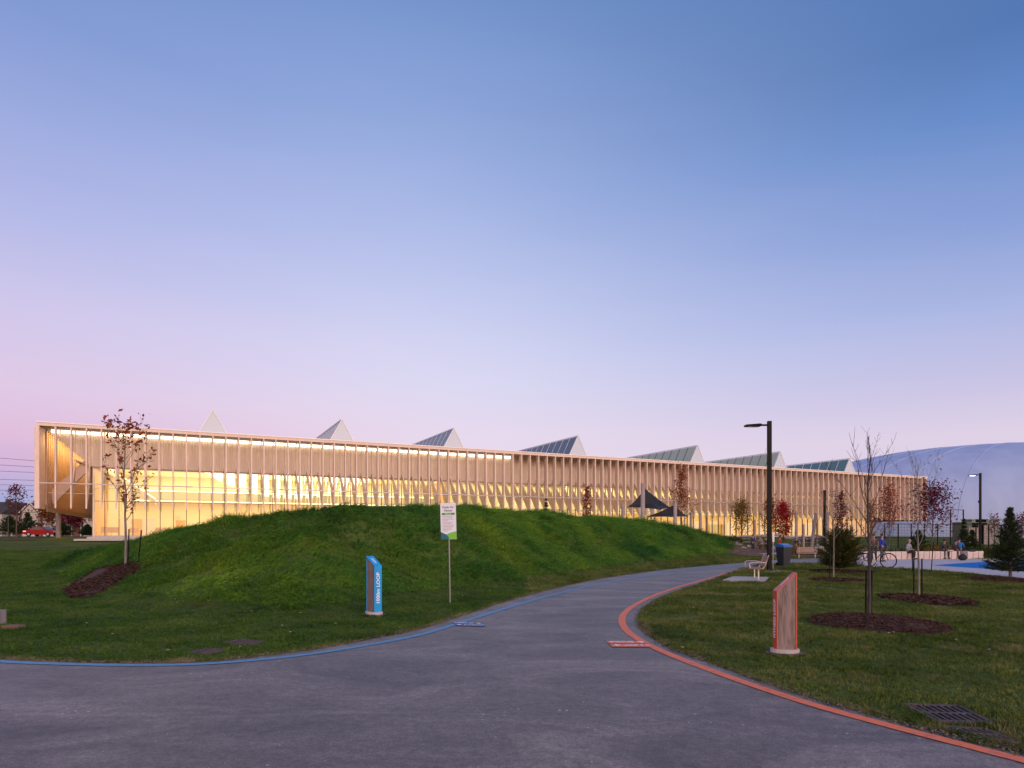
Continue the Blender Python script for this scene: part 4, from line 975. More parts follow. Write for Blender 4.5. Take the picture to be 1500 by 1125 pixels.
for (lab, px, d, top, cr, sd_) in [("small evergreen in front of the fins on the mound top", 800, 60, 731, .75, 71), ("dark evergreen behind the person in bright blue", 1424, 56, 778, .9, 72), ("brownish evergreen left of the far lamp post", 1412, 58, 762, .7, 73), ("dark evergreen behind the seated person in the grey hoodie", 1345, 52, 778, 1.1, 74), ("evergreen behind the playground posts", 1226, 60, 772, 1.1, 75)]:
    b = P(px, d); conifer("evergreen", lab, b, max(1, Zat(top, d) - b.z), cr, sd_, "pine", dense=.7, lsz=2.2, group="evergreens behind the path")
# trees left of the building
for (nm, lab, px, d, top, cr, lf_, nl, sd_, fi) in [
    ("street_tree", "young tree with sparse purple leaves at the left edge of the lawn", 24, 62, 711, .85, "maroon", 420, 81, .35),
    ("street_tree", "thin bare tree nearest the left edge", 12, 75, 727, .5, "green", 60, 82, .5),
    ("orange_tree", "rounded orange brown tree behind the red car", 73, 118, 754, 2.6, "rust", 1500, 83, .1),
    ("maroon_tree", "dark maroon tree in front of the houses under the canopy", 106, 118, 762, 2.4, "maroon", 1300, 84, .1)]:
    b = P(px, d); tree(nm, lab, b, Zat(top, d) - b.z, cr, sd_, lf_, nl, .12 if d < 100 else .22, fi, trunk_r=.06, upright=1.2, nbr=16, group="trees left of the building", clump=False)
for (lab, px, d, top, cr, sd_) in [("dark evergreen behind the left street tree", 14, 112, 757, 2.6, 85), ("dark evergreen left of the red car", 40, 112, 752, 2.4, 86), ("dark evergreen under the canopy beside the porch column", 92, 112, 768, 2.0, 87), ("small dark shrubby evergreen by the white porch", 128, 112, 770, 1.6, 88)]:
    b = P(px, d); conifer("evergreen", lab, b, Zat(top, d) - b.z, cr, sd_, "pine", dense=.8, lsz=4.0, group="evergreens in front of the houses")
o = MB()
mulch_far = [P(24, 60)]
tag(obj("mulch_bed", MB().ball((0, 0, -.02), (1.6, 1.4, .12), 14, 6), M_MULCH, loc=P(25, 61), smooth=True), "small mulch ring round the street tree at the far left", "mulch bed")

# ------------------------------------------------------------------ totems
def totem(name, label, p1, a, b, wdt, dep, z_front, z_back, face_mat, text, text_on, top_text):
    """p1: front-left ground corner; a: unit from low front face to the high back; b: unit across the narrow face"""
    root = empty(name, (p1[0], p1[1], 0)); tag(root, label, "marker post")
    a = Vector((a[0], a[1], 0)).normalized(); b = Vector((b[0], b[1], 0)).normalized(); z0 = .07; t = .012
    def pt(i, j, z): return a * i + b * j + Vector((0, 0, z))
    # painted metal wrap: front, sloping top, back
    zf = lambda i, off=0: z_front + (z_back - z_front) * i / dep + off
    wr = MB()
    wr.prism([pt(-t, 0, z0), pt(-t, wdt, z0), pt(-t, wdt, zf(-t)), pt(-t, 0, zf(-t))], a * t)
    wr.prism([pt(dep, 0, z0), pt(dep, wdt, z0), pt(dep, wdt, zf(dep)), pt(dep, 0, zf(dep))], a * t)
    wr.prism([pt(-t, 0, zf(-t)), pt(-t, wdt, zf(-t)), pt(dep + t, wdt, zf(dep + t)), pt(dep + t, 0, zf(dep + t))], Vector((0, 0, t)))
    obj("painted_wrap", wr, face_mat, root)
    for j in (0.008, wdt - .020):
        q = MB(); q.prism([pt(0, j, z0), pt(dep, j, z0), pt(dep, j, zf(dep)), pt(0, j, zf(0))], b * .012); obj("wood_panel", q, M_WOOD, root)
    cor = MB().box(0, 1, 0, 1, 0, 1)
    q = MB(); q.prism([pt(.004, .021, z0), pt(dep - .004, .021, z0), pt(dep - .004, .021, zf(dep - .004, -.004)), pt(.004, .021, zf(.004, -.004))], b * (wdt - .043)); obj("core", q, face_mat, root)
    base = MB(); n_ = 20; c = a * dep / 2 + b * wdt / 2
    ring = [c + a * (dep * .5 + .055) * math.cos(2 * math.pi * k / n_) * 1.05 + b * (wdt * .5 + .055) * math.sin(2 * math.pi * k / n_) * 1.1 + Vector((0, 0, -.05)) for k in range(n_)]
    base.prism(ring, Vector((0, 0, .125))); obj("concrete_base", base, M_CONC, root)
    sk_ = MB(); r9 = random.Random(5)
    sk_.v = [tuple(c + a * (dep * .5 + .14 + r9.uniform(-.03, .03)) * math.cos(2 * math.pi * k / 18) + b * (wdt * .5 + .13 + r9.uniform(-.03, .03)) * math.sin(2 * math.pi * k / 18) + Vector((0, 0, .03))) for k in range(18)]; sk_.f = [tuple(range(18))]; sk_.m = [0]
    obj("worn_soil", sk_, M_SOILE, root)
    # lettering on the narrow face, reading upwards
    tm = obj("lettering", text_mesh(text, wdt * .62, M_LETTER, .0008), parent=root)
    vs = [v.co.x for v in tm.data.vertices]; tw = max(vs) - min(vs)
    rgt = b * text_on    # reader's right
    o_ = pt(-t - .0016, wdt * .52, z0 + (z_front - z0) * .52)
    M_ = frame_matrix(o_, (0, 0, 1), -rgt); 
    want = (z_front - z0) * .66
    tm.matrix_local = M_ @ Matrix.Diagonal((want / tw, 1, 1, 1))
    slope = (a * dep + Vector((0, 0, z_back - z_front))).normalized()
    tm2 = obj("lettering", text_mesh(top_text, wdt * .4, M_LETTER, .0008), parent=root)
    o2 = pt(dep * .5, wdt * .5, zf(dep * .5, t + .002)); tm2.matrix_local = frame_matrix(o2, slope, slope.cross(rgt) .cross(slope) * -1)
    return root
# blue marker
fl = np.array(F0(548, 903)); a_ = np.array([-.67, .742]); bb = np.array([.742, .67])
totem("distance_marker", "blue edged marker post reading 1000m LOOP at the foot of the mound", fl, a_, bb, .155, .27, .93, 1.09, M_BLUE, "1000m LOOP", 1, "LOOP")
fl = np.array([3.32, 8.27])
totem("distance_marker", "red edged wooden marker post on the right lawn by the orange line", fl, (1, -.03), (.03, 1), .14, .225, .80, 1.01, M_RED, "FITNESS LOOP", -1, "LOOP")

# ------------------------------------------------------------------ fitness sign
b = G(659.5, 884); root = empty("trail_sign", b); tag(root, "tall white and green information sign on a thin steel post", "sign")
obj("post", MB().tube([(0, 0, -.1), (-.03, 0, 1.6), (-.045, 0, 2.15)], .017, 8), mat("sign_post_steel", (.22, .23, .22), .5, .5), root)
sg = Matrix.Rotation(R(4), 4, "Y") 
PW, PH = .345, .80; zc = 1.81
pn = MB().box(-PW / 2, PW / 2, -.032, -.024, -PH / 2, PH / 2); pan = obj("sign_panel", pn, mat("sign_white", (.70, .74, .86), .4), root, loc=(-.035, 0, zc - b.z * 0)); pan.rotation_euler = (0, R(-1.5), R(-4))
def plate(nm, pts, yy, mt):
    q = MB(); q.add([(p[0], yy, p[1]) for p in pts], [tuple(range(len(pts)))]); return obj(nm, q, mt, pan)
plate("teal_corner", [(-.172, -.40), (-.01, -.40), (.02, -.37), (-.06, -.29), (-.172, -.235)], -.0345, mat("teal_print", (.01, .12, .2), .5))
plate("green_corner", [(.0, -.395), (.172, -.395), (.172, -.225), (.06, -.25), (-.06, -.29), (.0, -.345)], -.036, mat("green_print", (.16, .50, .05), .5))
plate("green_bar", [(-.145, .135), (.145, .135), (.145, .182), (-.145, .182)], -.0345, mat("green_bar_print", (.06, .30, .06), .5))
M_DT = mat("sign_text", (.10, .10, .14), .5)
def ptext(s, size, x, z, mt=M_DT, wd=None):
    t = obj("lettering", text_mesh(s, size, mt, .0003), parent=pan)
    t.matrix_local = frame_matrix((x, -.0362, z), (1, 0, 0), (0, 0, 1))
ptext("Fresh Air", .066, 0, .305); ptext("Fitness", .066, 0, .232); ptext("Mississauga", .03, 0, .158, M_LETTER)
M_LT = mat("sign_small_text", (.34, .32, .42), .5)
for k in range(11):
    z = .105 - k * .032; wl = [.25, .22, .26, .13, .24, .2, .26, .25, .22, .2, .12][k]
    plate("text_line", [(-.135, z - .005), (-.135 + wl, z - .005), (-.135 + wl, z + .005), (-.135, z + .005)], -.0345, M_LT)

# ------------------------------------------------------------------ lamp posts
def lamp(px, py, top, label, lit, armdir=-1):
    b = G(px, py); h = (py - top) / FPX * b.y; root = empty("lamp_post", b); tag(root, label, "lamp post", "lamp posts along the path")
    pm = M_BLACK
    q = MB().box(-.075, .075, -.075, .075, 0, h); obj("pole", q, pm, root)
    obj("base_plate", MB().box(-.2, .2, -.2, .2, -.02, .045), pm, root)
    obj("arm", MB().box(-.38, -.075, -.035, .035, h - .20, h - .13), pm, root)
    hd = MB(); hd.prism([(-.36, -.15, h - .215), (-.45, -.17, h - .23), (-1.0, -.12, h - .22), (-1.0, -.12, h - .155), (-.45, -.17, h - .12), (-.36, -.15, h - .13)], (0, .3, 0)); obj("lamp_head", hd, pm, root)
    lens = MB().box(-.92, -.5, -.09, .09, -.008 + h - .236, h - .2305)
    obj("lens", lens, mat("lamp_lens_lit", (.9, .9, .9), .4, emit=((.85, .93, 1), 9)) if lit else mat("lamp_lens", (.3, .3, .32), .3), root)
    if lit:
        ld = bpy.data.lights.new("lamp_light", "SPOT"); ld.energy = 60; ld.spot_size = R(140); ld.color = (.85, .93, 1); ld.shadow_soft_size = .2; lo = bpy.data.objects.new("lamp_light", ld); COL.objects.link(lo); lo.parent = root; lo.location = (-.7, 0, h - .27)
    obj("junction_box", MB().box(-.17, -.076, -.05, .05, h * .62, h * .62 + .22), pm, root) if lit else obj("ring_bracket", MB().tube([(-.09 + .0 - .07 * math.sin(t), 0, h * .80 + .12 * math.cos(t)) for t in [math.pi * k / 8 for k in range(9)]], .012, 5), M_STEEL, root)
    return root
lp = lamp(1127, 837, 617, "tall black lamp post beside the bench and the bin", False)
tag(obj("lamp_footing", MB().box(-.28, .62, -.3, .3, -.1, .06), M_CONC, loc=lp.location + Vector((.0, 0, -.03))), "square concrete footing under the tall black lamp post", "footing")
lamp(1436, 808, 693, "lit black lamp post in front of the blue dome", True)

# thin sign post by the bin
b = G(1132.5, 834); root = empty("thin_sign_post", b); tag(root, "thin steel post with a small pale sign beside the bin", "sign")
obj("post", MB().tube([(0, 0, -.05), (0, 0, 1.55)], .022, 8), M_STEEL, root); obj("sign_plate", MB().box(-.045, .045, -.035, -.024, 1.2, 1.62), M_WHITE, root)

# bin
def wheelie():
    b = G(1148, 830); root = empty("recycling_bin", b, R(20)); root.scale = (.74, .74, .98); tag(root, "dark wheeled bin with a blue lid beside the lamp post", "bin")
    bd = MB(); w0, w1, d0, d1, h = .25, .33, .26, .36, .95
    bd.add([(-w0, -d0, .05), (w0, -d0, .05), (w0, d0, .05), (-w0, d0, .05), (-w1, -d1, h), (w1, -d1, h), (w1, d1, h), (-w1, d1, h)], [(0, 3, 2, 1), (4, 5, 6, 7), (0, 1, 5, 4), (1, 2, 6, 5), (2, 3, 7, 6), (3, 0, 4, 7)]); bd.box(-.35, .35, -.38, .38, h - .06, h)
    obj("bin_body", bd, mat("bin_plastic", (.018, .022, .03), .45), root)
    ld = MB(); ld.prism([(-.36, -.42, h + .005), (-.36, .38, h + .005), (-.36, .38, h + .09), (-.36, .1, h + .17), (-.36, -.38, h + .08)], (.72, 0, 0)); obj("lid", ld, mat("bin_lid_blue", (.015, .12, .42), .4), root)
    for s in (-1, 1): obj("wheel", MB().tube([(s * .27, .27, .1), (s * .33, .27, .1)], .1, 12), M_BLACK, root)
    obj("handle", MB().tube([(-.25, .43, h - .03), (.25, .43, h - .03)], .018, 6), M_BLACK, root)
    o = obj("lettering", text_mesh("RECYCLE", .11, M_LETTER, .0005), parent=root); o.matrix_local = frame_matrix((0, -.2, h + .151), (1, 0, 0), (0, .45, .13))
wheelie()

# benches
M_SLAT = mat("bench_slat", (.40, .20, .15), .6, noise=(8, (.28, .13, .10), .35, .65, (1, .3, 1)))
M_SLATP = mat("bench_slat_pale", (.50, .34, .31), .6)
M_BFR = mat("bench_frame", (.62, .56, .52), .4, .2)
def bench(loc, rz, label, slat, sc=.86):
    root = empty("park_bench", loc, rz); root.scale = (sc, sc, sc); tag(root, label, "bench", "park benches along the path")
    Lb = 1.5     # local x = along, local y = front(-)/back(+)
    for i in range(5):
        y = -.24 + i * .105; obj("seat_slat", MB().box(-Lb / 2, Lb / 2, y, y + .085, .43 - i * .008, .455 - i * .008), slat, root)
    for i in range(4):
        z = .50 + i * .105; y = .27 + i * .04; q = MB(); q.prism([(-Lb / 2, y, z), (-Lb / 2, y + .022, z), (-Lb / 2, y + .052, z + .085), (-Lb / 2, y + .03, z + .085)], (Lb, 0, 0)); obj("back_slat", q, slat, root)
    for s in (-.6, .6):
        q = MB(); q.tube([(s, .08, 0), (s, .08, .41)], .028, 8); obj("leg", q, M_BFR, root)
        obj("side_frame", MB().tube([(s, -.27, .42), (s, .05, .405), (s, .24, .41), (s, .32, .52), (s, .45, .93)], .02, 6), M_BFR, root)
        s2 = s * 1.23
        obj("armrest", MB().tube([(s2, -.24, .43), (s2, -.27, .60), (s2, -.20, .66), (s2, .10, .67), (s2, .34, .64)], .016, 6), M_BFR, root)
    return root
padc = np.mean([p for p in PADS["bench"]], axis=0)
tag(flat_poly("bench_pad", PADS["bench"], -.05, M_CONC, thick=.085), "pale concrete pad under the near bench", kind="structure")
bench((padc[0] + .3, padc[1] + .15, .035), R(-103), "bench with reddish slats and pale tubular frame on the concrete pad", M_SLAT)
pb = P(1182, 43)
bench(pb, R(160), "pale pink bench further back seen across the asphalt", M_SLATP, .8)

# drain grates
def grate(key, label, wid=10, bars_dir=0):
    c = [np.array(p) for p in GR[key]]; ctr = np.mean(c, axis=0); zt = float(terrain(*ctr)); root = empty("drain_grate", (ctr[0], ctr[1], zt)); tag(root, label, "drain grate", "drain grates in the lawn")
    q = [p - ctr for p in c]
    pit_shade = MB(); pit_shade.add([(p[0], p[1], .004) for p in q], [(0, 1, 2, 3)]); me_ = pit_shade.mesh("pit_shade", mat("pit_shade_black", (.01, .01, .01), .9)); me_.update()  # flat black sheet on the ground, painted as the shade below the bars
    if me_.polygons[0].normal.z < 0: me_.flip_normals()
    obj("pit_shade", me_, parent=root)
    fm = mat("rusty_grate", (.07, .05, .05), .7, .2, noise=(12, (.13, .09, .085), .4, .7))
    def bar(p, r_, w_, h0, h1, nm):
        w_ = w_ * .8; d = r_ - p; L_ = np.linalg.norm(d); d = d / L_; nn = np.array([-d[1], d[0]]) * w_ / 2; m_ = MB(); m_.prism([(*(p - nn), h0), (*(r_ - nn), h0), (*(r_ + nn), h0), (*(p + nn), h0)], (0, 0, h1 - h0)); obj(nm, m_, fm, root)
    for i in range(4): bar(q[i], q[(i + 1) % 4], .045, .0, .018, "frame_bar")
    wid = int(wid * .75)
    for i in range(1, wid):
        t = i / wid; bar(q[0] * (1 - t) + q[1] * t, q[3] * (1 - t) + q[2] * t, .024, .006, .014, "grate_bar")
    bar((q[0] + q[3]) / 2, (q[1] + q[2]) / 2, .03, .007, .0155, "cross_bar")
grate("a", "large rusty drain grate in the right lawn beside the orange line", 11); grate("b", "narrow rusty drain grate nearest the lower right corner", 9); grate("c", "small drain grate in the left lawn, the right one of the pair", 9); grate("d", "small drain grate in the left lawn, the left one of the pair", 8)
# bare soil rim round the grates, fallen leaves, left edge post
o = obj("fallen_leaves", MB(), M_LETTER)
lv = MB()
for _ in range(70):
    y = rnd.uniform(8.3, 20); x = rnd.uniform(-.75, .75) * y
    if bool(inside(PATH_POLY, np.array([x]), np.array([y]))[0]) or float(bump_h(np.array([x]), np.array([y]))[0]) > .3: continue
    z = float(terrain(x, y)) + .035; l = rnd.uniform(.02, .045); a = rnd.uniform(0, 6.28)
    lv.add([(x + l * math.cos(a), y + l * math.sin(a), z), (x - l * math.sin(a) * .7, y + l * math.cos(a) * .7, z + .012), (x - l * math.cos(a), y - l * math.sin(a), z), (x + l * math.sin(a) * .7, y - l * math.cos(a) * .7, z + .008)], [(0, 1, 2, 3)])
bpy.data.objects.remove(o)
tag(obj("fallen_leaves", lv, mat("pale_leaf", (.42, .36, .22), .7)), "scattered pale fallen leaves on the lawns", "leaves", kind="stuff")
b = G(-4, 915); tag(obj("wooden_bollard", MB().box(-.09, .085, -.09, .09, -.05, .24), M_GREY_TIMBER, loc=b), "low grey post cut off by the left edge of the frame", "bollard")
b = G(20, 920); tag(obj("flat_stone", MB().prism([(-.14, -.08, -.02), (.13, -.07, -.02), (.15, .06, -.02), (-.12, .08, -.02)], (0, 0, .07)), mat("brown_stone", (.16, .09, .07), .9), loc=b), "small flat brown stone in the grass beside the left edge post", "stone")

# ------------------------------------------------------------------ seat wall of blocks
wa = np.array(F0(1262, 820)); wb = np.array(F0(1441, 818.5)); Lw = np.linalg.norm(wb - wa); wr = empty("block_seat_wall", (wa[0], wa[1], 0), math.atan2(wb[1] - wa[1], wb[0] - wa[0])); tag(wr, "low wall of pale concrete blocks behind the plaza", "wall")
nbk = 22; bl = [MB().box(.02, Lw / nbk - .02, 0, .45, -.05, .49 + e3) for e3 in (0, .006, -.005)]; blm = [q.mesh("concrete_block", M_WALLB) if False else q.mesh("concrete_block", mat("wall_block", (.60, .50, .48), .8, noise=(4, (.48, .40, .38), .35, .65))) for q in bl]
for i in range(nbk):
    if 18 <= i < 19: continue
    obj("concrete_block", blm[i % 3], parent=wr, loc=(i * Lw / nbk, 0, 0))

# ------------------------------------------------------------------ planting bank and shrubs
bank = MB(); bpts = []
def sheet(name, outline, dz, matl, label):
    o = flat_poly(name, outline, 0, matl)
    import bmesh
    bm = bmesh.new(); bm.from_mesh(o.data); bmesh.ops.subdivide_edges(bm, edges=bm.edges[:], cuts=4, use_grid_fill=True)
    for v in bm.verts: v.co.z = float(terrain(v.co.x, v.co.y)) + dz
    bm.to_mesh(o.data); bm.free(); tag(o, label, kind="structure"); return o
def pxy(px, d): return ((px - 750) / FPX * d, d)
sheet("mulch_bank", [pxy(1060, 52), pxy(1100, 47), pxy(1180, 45), pxy(1260, 44), pxy(1330, 42.5), pxy(1400, 44), pxy(1500, 46), pxy(1560, 60), pxy(1400, 66), pxy(1200, 60), pxy(1100, 66), pxy(1070, 62)], .03, mat("reddish_mulch", (.19, .085, .06), .95, noise=(3, (.05, .05, .02), .4, .6), bump=(20, .8, .05)), "reddish mulch planting bank behind the path and plaza")
def shrub(px, d, h, rr0, label, seed, mk="juniper"):
    r = random.Random(seed); b = P(px, d); root = empty("shrub", b); tag(root, label, "shrub", "low shrubs in the planting bank"); lf = MB()
    for _ in range(420):
        a = r.uniform(0, 6.28); ro = rr0 * math.sqrt(r.random()); z = h * r.random() * (1 - .5 * (ro / rr0) ** 2); c = Vector((ro * math.cos(a), ro * math.sin(a) * .7, z)); v = Vector((r.gauss(0, .5), r.gauss(0, .5), 1)).normalized() * h * .28; s_ = v.cross(Vector((r.gauss(0, 1), r.gauss(0, 1), 0))).normalized() * .035
        lf.add([c - s_, c + s_, c + v + s_ * .3, c + v - s_ * .3], [(0, 1, 2, 3)])
    obj("foliage", lf, LM[mk], root)
shr = ["beside the mulch below the shade sails", "left of the far pale bench", "behind the far pale bench", "right of the far pale bench", "behind the bicycle", "left of the seated person in the grey hoodie", "right of the seated person in the grey hoodie", "left of the seated group", "right of the seated group", "left of the far lamp post foot", "right of the far lamp post foot", "at the foot of the dark evergreen", "under the maroon tree past the building"]
for k, (px, d) in enumerate([(1070, 56), (1166, 50), (1186, 52), (1206, 50), (1262, 47), (1312, 46), (1344, 46), (1376, 45), (1404, 47), (1428, 50), (1452, 50), (1470, 47), (1362, 48)]):
    shrub(px, d, rnd.uniform(.5, .9), rnd.uniform(.8, 1.4), "low olive shrub " + shr[k], 200 + k, ["juniper", "olive", "green"][k % 3])

# ------------------------------------------------------------------ shade sails and their posts
M_SAIL = mat("black_sail_fabric", (.010, .010, .014), .7)
def sail(name, label, corners, sag=.16):
    """corners 3D; edges curve inwards"""
    c = [Vector(p) for p in corners]; ctr = sum(c, Vector()) / len(c); n_ = 10; root = MB(); rim = []
    for i in range(len(c)):
        a, b_ = c[i], c[(i + 1) % len(c)]; mid = (a + b_) / 2; pull = (ctr - mid) * sag * 1.6
        for s in range(n_):
            t = s / n_; rim.append(a.lerp(b_, t) + pull * 4 * t * (1 - t))
    k = len(rim); rings = 6; mb = MB(); mb.v.append(tuple(ctr + Vector((0, 0, -.05))))
    for r_ in range(1, rings + 1):
        for p in rim: mb.v.append(tuple(ctr.lerp(p, r_ / rings)))
    for j in range(k): mb.f.append((0, 1 + j, 1 + (j + 1) % k)); mb.m.append(0)
    for r_ in range(rings - 1):
        for j in range(k):
            a = 1 + r_ * k; mb.f.append((a + j, a + k + j, a + k + (j + 1) % k, a + (j + 1) % k)); mb.m.append(0)
    o = obj(name, mb, M_SAIL, smooth=True); tag(o, label, "shade sail", "black shade sails")
    return o
def P3(px, py, d): return Vector(((px - 750) / FPX * d, d, Zat(py, d)))
sail("shade_sail", "upper black shade sail stretched from the tallest pale post", [P3(919, 743, 60), P3(943.5, 714, 62), P3(984, 744.5, 66), P3(968, 747, 60)], .07)
sail("shade_sail", "lower black shade sail to the right of the tall post", [P3(945, 757.5, 60), P3(988, 739, 63), P3(1009, 757, 66), P3(985, 757.5, 59)], .07)
M_POST = mat("pale_log_post", (.36, .32, .33), .8, noise=(4, (.27, .24, .25), .35, .65, (1, 1, .3)))
posts = [(941.5, 708, 57, .20, 0, "tallest pale post holding the upper shade sail"), (912, 738, 60, .13, 0, "short pale post left of the shade sails"), (989, 736, 57, .17, 0, "pale post at the right of the upper shade sail"), (1012, 751, 66, .15, .03, "first thick post right of the shade sails"), (1026, 752, 66, .16, 0, "second thick post right of the shade sails"),
         (1036, 751, 68, .08, 0, "thin post right of the two thick ones"), (954, 744, 70, .10, 0, "post behind the tall sail post"), (1003, 748, 70, .07, 0, "thin post behind the lower sail"),
         (1057, 768, 62, .07, 0, "thin playground post in front of the olive tree"), (1106, 762, 60, .09, 0, "playground post left of the lamp post"), (1166, 749, 58, .10, 0, "tall playground post right of the bright red tree"), (1177, 768, 58, .10, 0, "short playground post behind the far bench"), (1188, 752, 60, .16, .45, "leaning broad playground log"),
         (1197, 765, 60, .09, 0, "playground post right of the leaning log"), (1212, 750, 58, .16, 0, "thick playground post beside the dark mast"), (1241, 770, 58, .10, 0, "left one of the two short posts behind the bushy pine"), (1247, 769, 60, .16, 0, "right one of the two short posts behind the bushy pine"), (1278, 764, 62, .14, 0, "grey green post before the right end of the glass")]
for (px, top, d, r_, lean, lab) in posts:
    b = P(px, d); h = Zat(top, d) - b.z; o = obj("timber_post", MB().tube([(0, 0, -.2), (lean * .5, 0, h * .5), (lean, 0, h)], [r_, r_ * .96, r_ * .92], 10), M_POST if px < 1060 else M_GREY_TIMBER, loc=b); tag(o, lab, "post", "timber posts of the playground and shade sails")
b = P(1208, 60); tag(obj("dark_mast", MB().box(-.09, .09, -.09, .09, -.1, Zat(718, 60) - b.z), M_BLACK, loc=b), "tall dark mast before the fins in the playground", "mast")
# log climber
cl = [((1085, 786), (1145, 783)), ((1150, 788), (1205, 792)), ((1160, 793), (1215, 786)), ((1175, 785), (1190, 797)), ((1110, 785), (1120, 797)), ((1128, 783), (1116, 797)), ((1195, 784), (1225, 793)), ((1205, 798), (1230, 788)), ((1096, 786), (1090, 797)), ((1165, 780), (1172, 797))]
labs = ["long level beam left of the lamp post", "beam sloping right behind the far bench", "beam rising to the right behind the far bench", "steep short log behind the far bench", "steep log left of the lamp post", "crossing log left of the lamp post", "beam right of the leaning log", "low beam beside the bushy pine", "short leaning log at the left of the playground", "steep log beside the bright red tree"]
for k, ((x0, y0), (x1, y1)) in enumerate(cl):
    d0, d1 = 58 + (k * 7 % 5), 58 + (k * 3 % 5); a = P3(x0, y0, d0); c = P3(x1, y1, d1); o = obj("climbing_log", MB().tube([(0, 0, 0), tuple(c - a)], .10, 8), M_GREY_TIMBER, loc=a); tag(o, "weathered " + labs[k], "log", "logs of the climbing structure")
M_BOULD = mat("boulder_stone", (.33, .29, .29), .85, noise=(3, (.20, .17, .17), .35, .65), bump=(9, .6, .05))
for k, (px, py, d, r_) in enumerate([(1078, 797, 56, .45), (1088, 798, 55, .35), (1099, 797, 57, .4), (1150, 795, 57, .5), (1158, 797, 56, .4), (1171, 796, 58, .45), (1184, 797, 57, .35), (1200, 797, 56, .5), (1214, 798, 58, .4), (1136, 797, 58, .35)]):
    b = P(px, d); rb = random.Random(900 + k); q = MB().ball((0, 0, r_ * .45), (r_ * 1.3, r_, r_ * .75), 9, 6); q.v = [(x * rb.uniform(.85, 1.15), y * rb.uniform(.85, 1.15), z * rb.uniform(.85, 1.15)) for x, y, z in q.v]
    tag(obj("boulder", q, M_BOULD, loc=b), "pale boulder in the playground, " + ["nearest the mound foot", "second from the mound foot", "left of the child in navy", "behind the wheeled bin", "just right of the bin", "left of the far bench back", "behind the far bench middle", "behind the far bench right end", "by the bushy pine", "just right of the lamp post"][k], "boulder", "boulders in the playground")
for k, (px, d, w_, lab) in enumerate([(1090, 58, 1.8, "wooden picnic table left of the child in navy"), (1187, 61, 2.2, "wooden picnic table behind the far bench")]):
    b = P(px, d); root = empty("picnic_table", b, R(15 + 40 * k)); tag(root, lab, "table", "picnic tables in the playground")
    for i in range(5): obj("table_board", MB().box(-w_ / 2, w_ / 2, -.38 + i * .155, -.38 + i * .155 + .14, .72, .76), M_GREY_TIMBER, root)
    for sg_ in (-1, 1):
        obj("seat_board", MB().box(-w_ / 2, w_ / 2, sg_ * .72 - .13, sg_ * .72 + .13, .43, .47), M_GREY_TIMBER, root)
        obj("leg_frame", MB().tube([(sg_ * w_ * .36, -.7, 0), (sg_ * w_ * .36, -.2, .72)], .04, 4).tube([(sg_ * w_ * .36, .7, 0), (sg_ * w_ * .36, .2, .72)], .04, 4).box(sg_ * w_ * .36 - .03, sg_ * w_ * .36 + .03, -.8, .8, .37, .43), M_GREY_TIMBER, root)
# mid playground path sheet
sheet("playground_path", [pxy(1092, 54), pxy(1124, 50), pxy(1160, 50), pxy(1158, 53.5), pxy(1110, 57)], .05, M_PLAZA, "pale path strip in front of the playground")

# ------------------------------------------------------------------ chain link fence in front of the dome
fr = empty("chain_link_fence", P(1300, 70)); tag(fr, "chain link fence with dark posts in front of the dome", "fence"); o0 = fr.location
A_ = P(1296, 70); B_ = P(1520, 74); ln = (B_ - A_).length; kx = 12
for i in range(kx + 1):
    p = A_.lerp(B_, i / kx) - o0; tall = i in (4, 6); h = 4.2 if i in (5, 6) else 2.6
    obj("fence_post", MB().tube([p + Vector((0, 0, -.3)), p + Vector((0, 0, h))], .07, 6), M_BLACK, fr)
wm = MB()
for z in np.arange(.1, 2.6, .3): wm.tube([A_ - o0 + Vector((0, 0, z)), B_ - o0 + Vector((0, 0, z))], .012, 3, caps=False)
for i in range(int(ln / .35)):
    p = A_.lerp(B_, i * .35 / ln) - o0; wm.tube([p, p + Vector((0, 0, 2.55))], .010, 3, caps=False)
w_ = obj("wire_mesh", wm, M_DARKMETAL, fr); w_["kind"] = "stuff"
obj("top_rail", MB().tube([A_ - o0 + Vector((0, 0, 2.58)), B_ - o0 + Vector((0, 0, 2.58))], .03, 5), M_BLACK, fr)
obj("top_rail", MB().tube([A_.lerp(B_, 5 / kx) - o0 + Vector((0, 0, 4.15)), A_.lerp(B_, 6 / kx) - o0 + Vector((0, 0, 4.15))], .03, 5), M_BLACK, fr)
for (px, w_, h, mt, lab) in [(1428, 3.2, 2.8, mat("shed_green", (.06, .09, .08), .6), "dark green utility box behind the fence"), (1437, 1.4, 3.2, M_WHITE, "white utility cabinet behind the far lamp post"), (1444, 3.6, 3.2, mat("shed_teal", (.13, .19, .18), .6), "grey green equipment shed behind the fence")]:
    b = P(px, 86); q = MB().box(-w_ / 2, w_ / 2, 0, 2, 0, h); q.box(-w_ / 2 - .1, w_ / 2 + .1, -.1, 2.1, h + .001, h + .12); root = obj("equipment_shed", q, mt, loc=b); tag(root, lab, "shed"); obj("door", MB().box(-w_ * .25, w_ * .25, -.04, -.003, .05, h * .8), M_GREY_TIMBER, root)

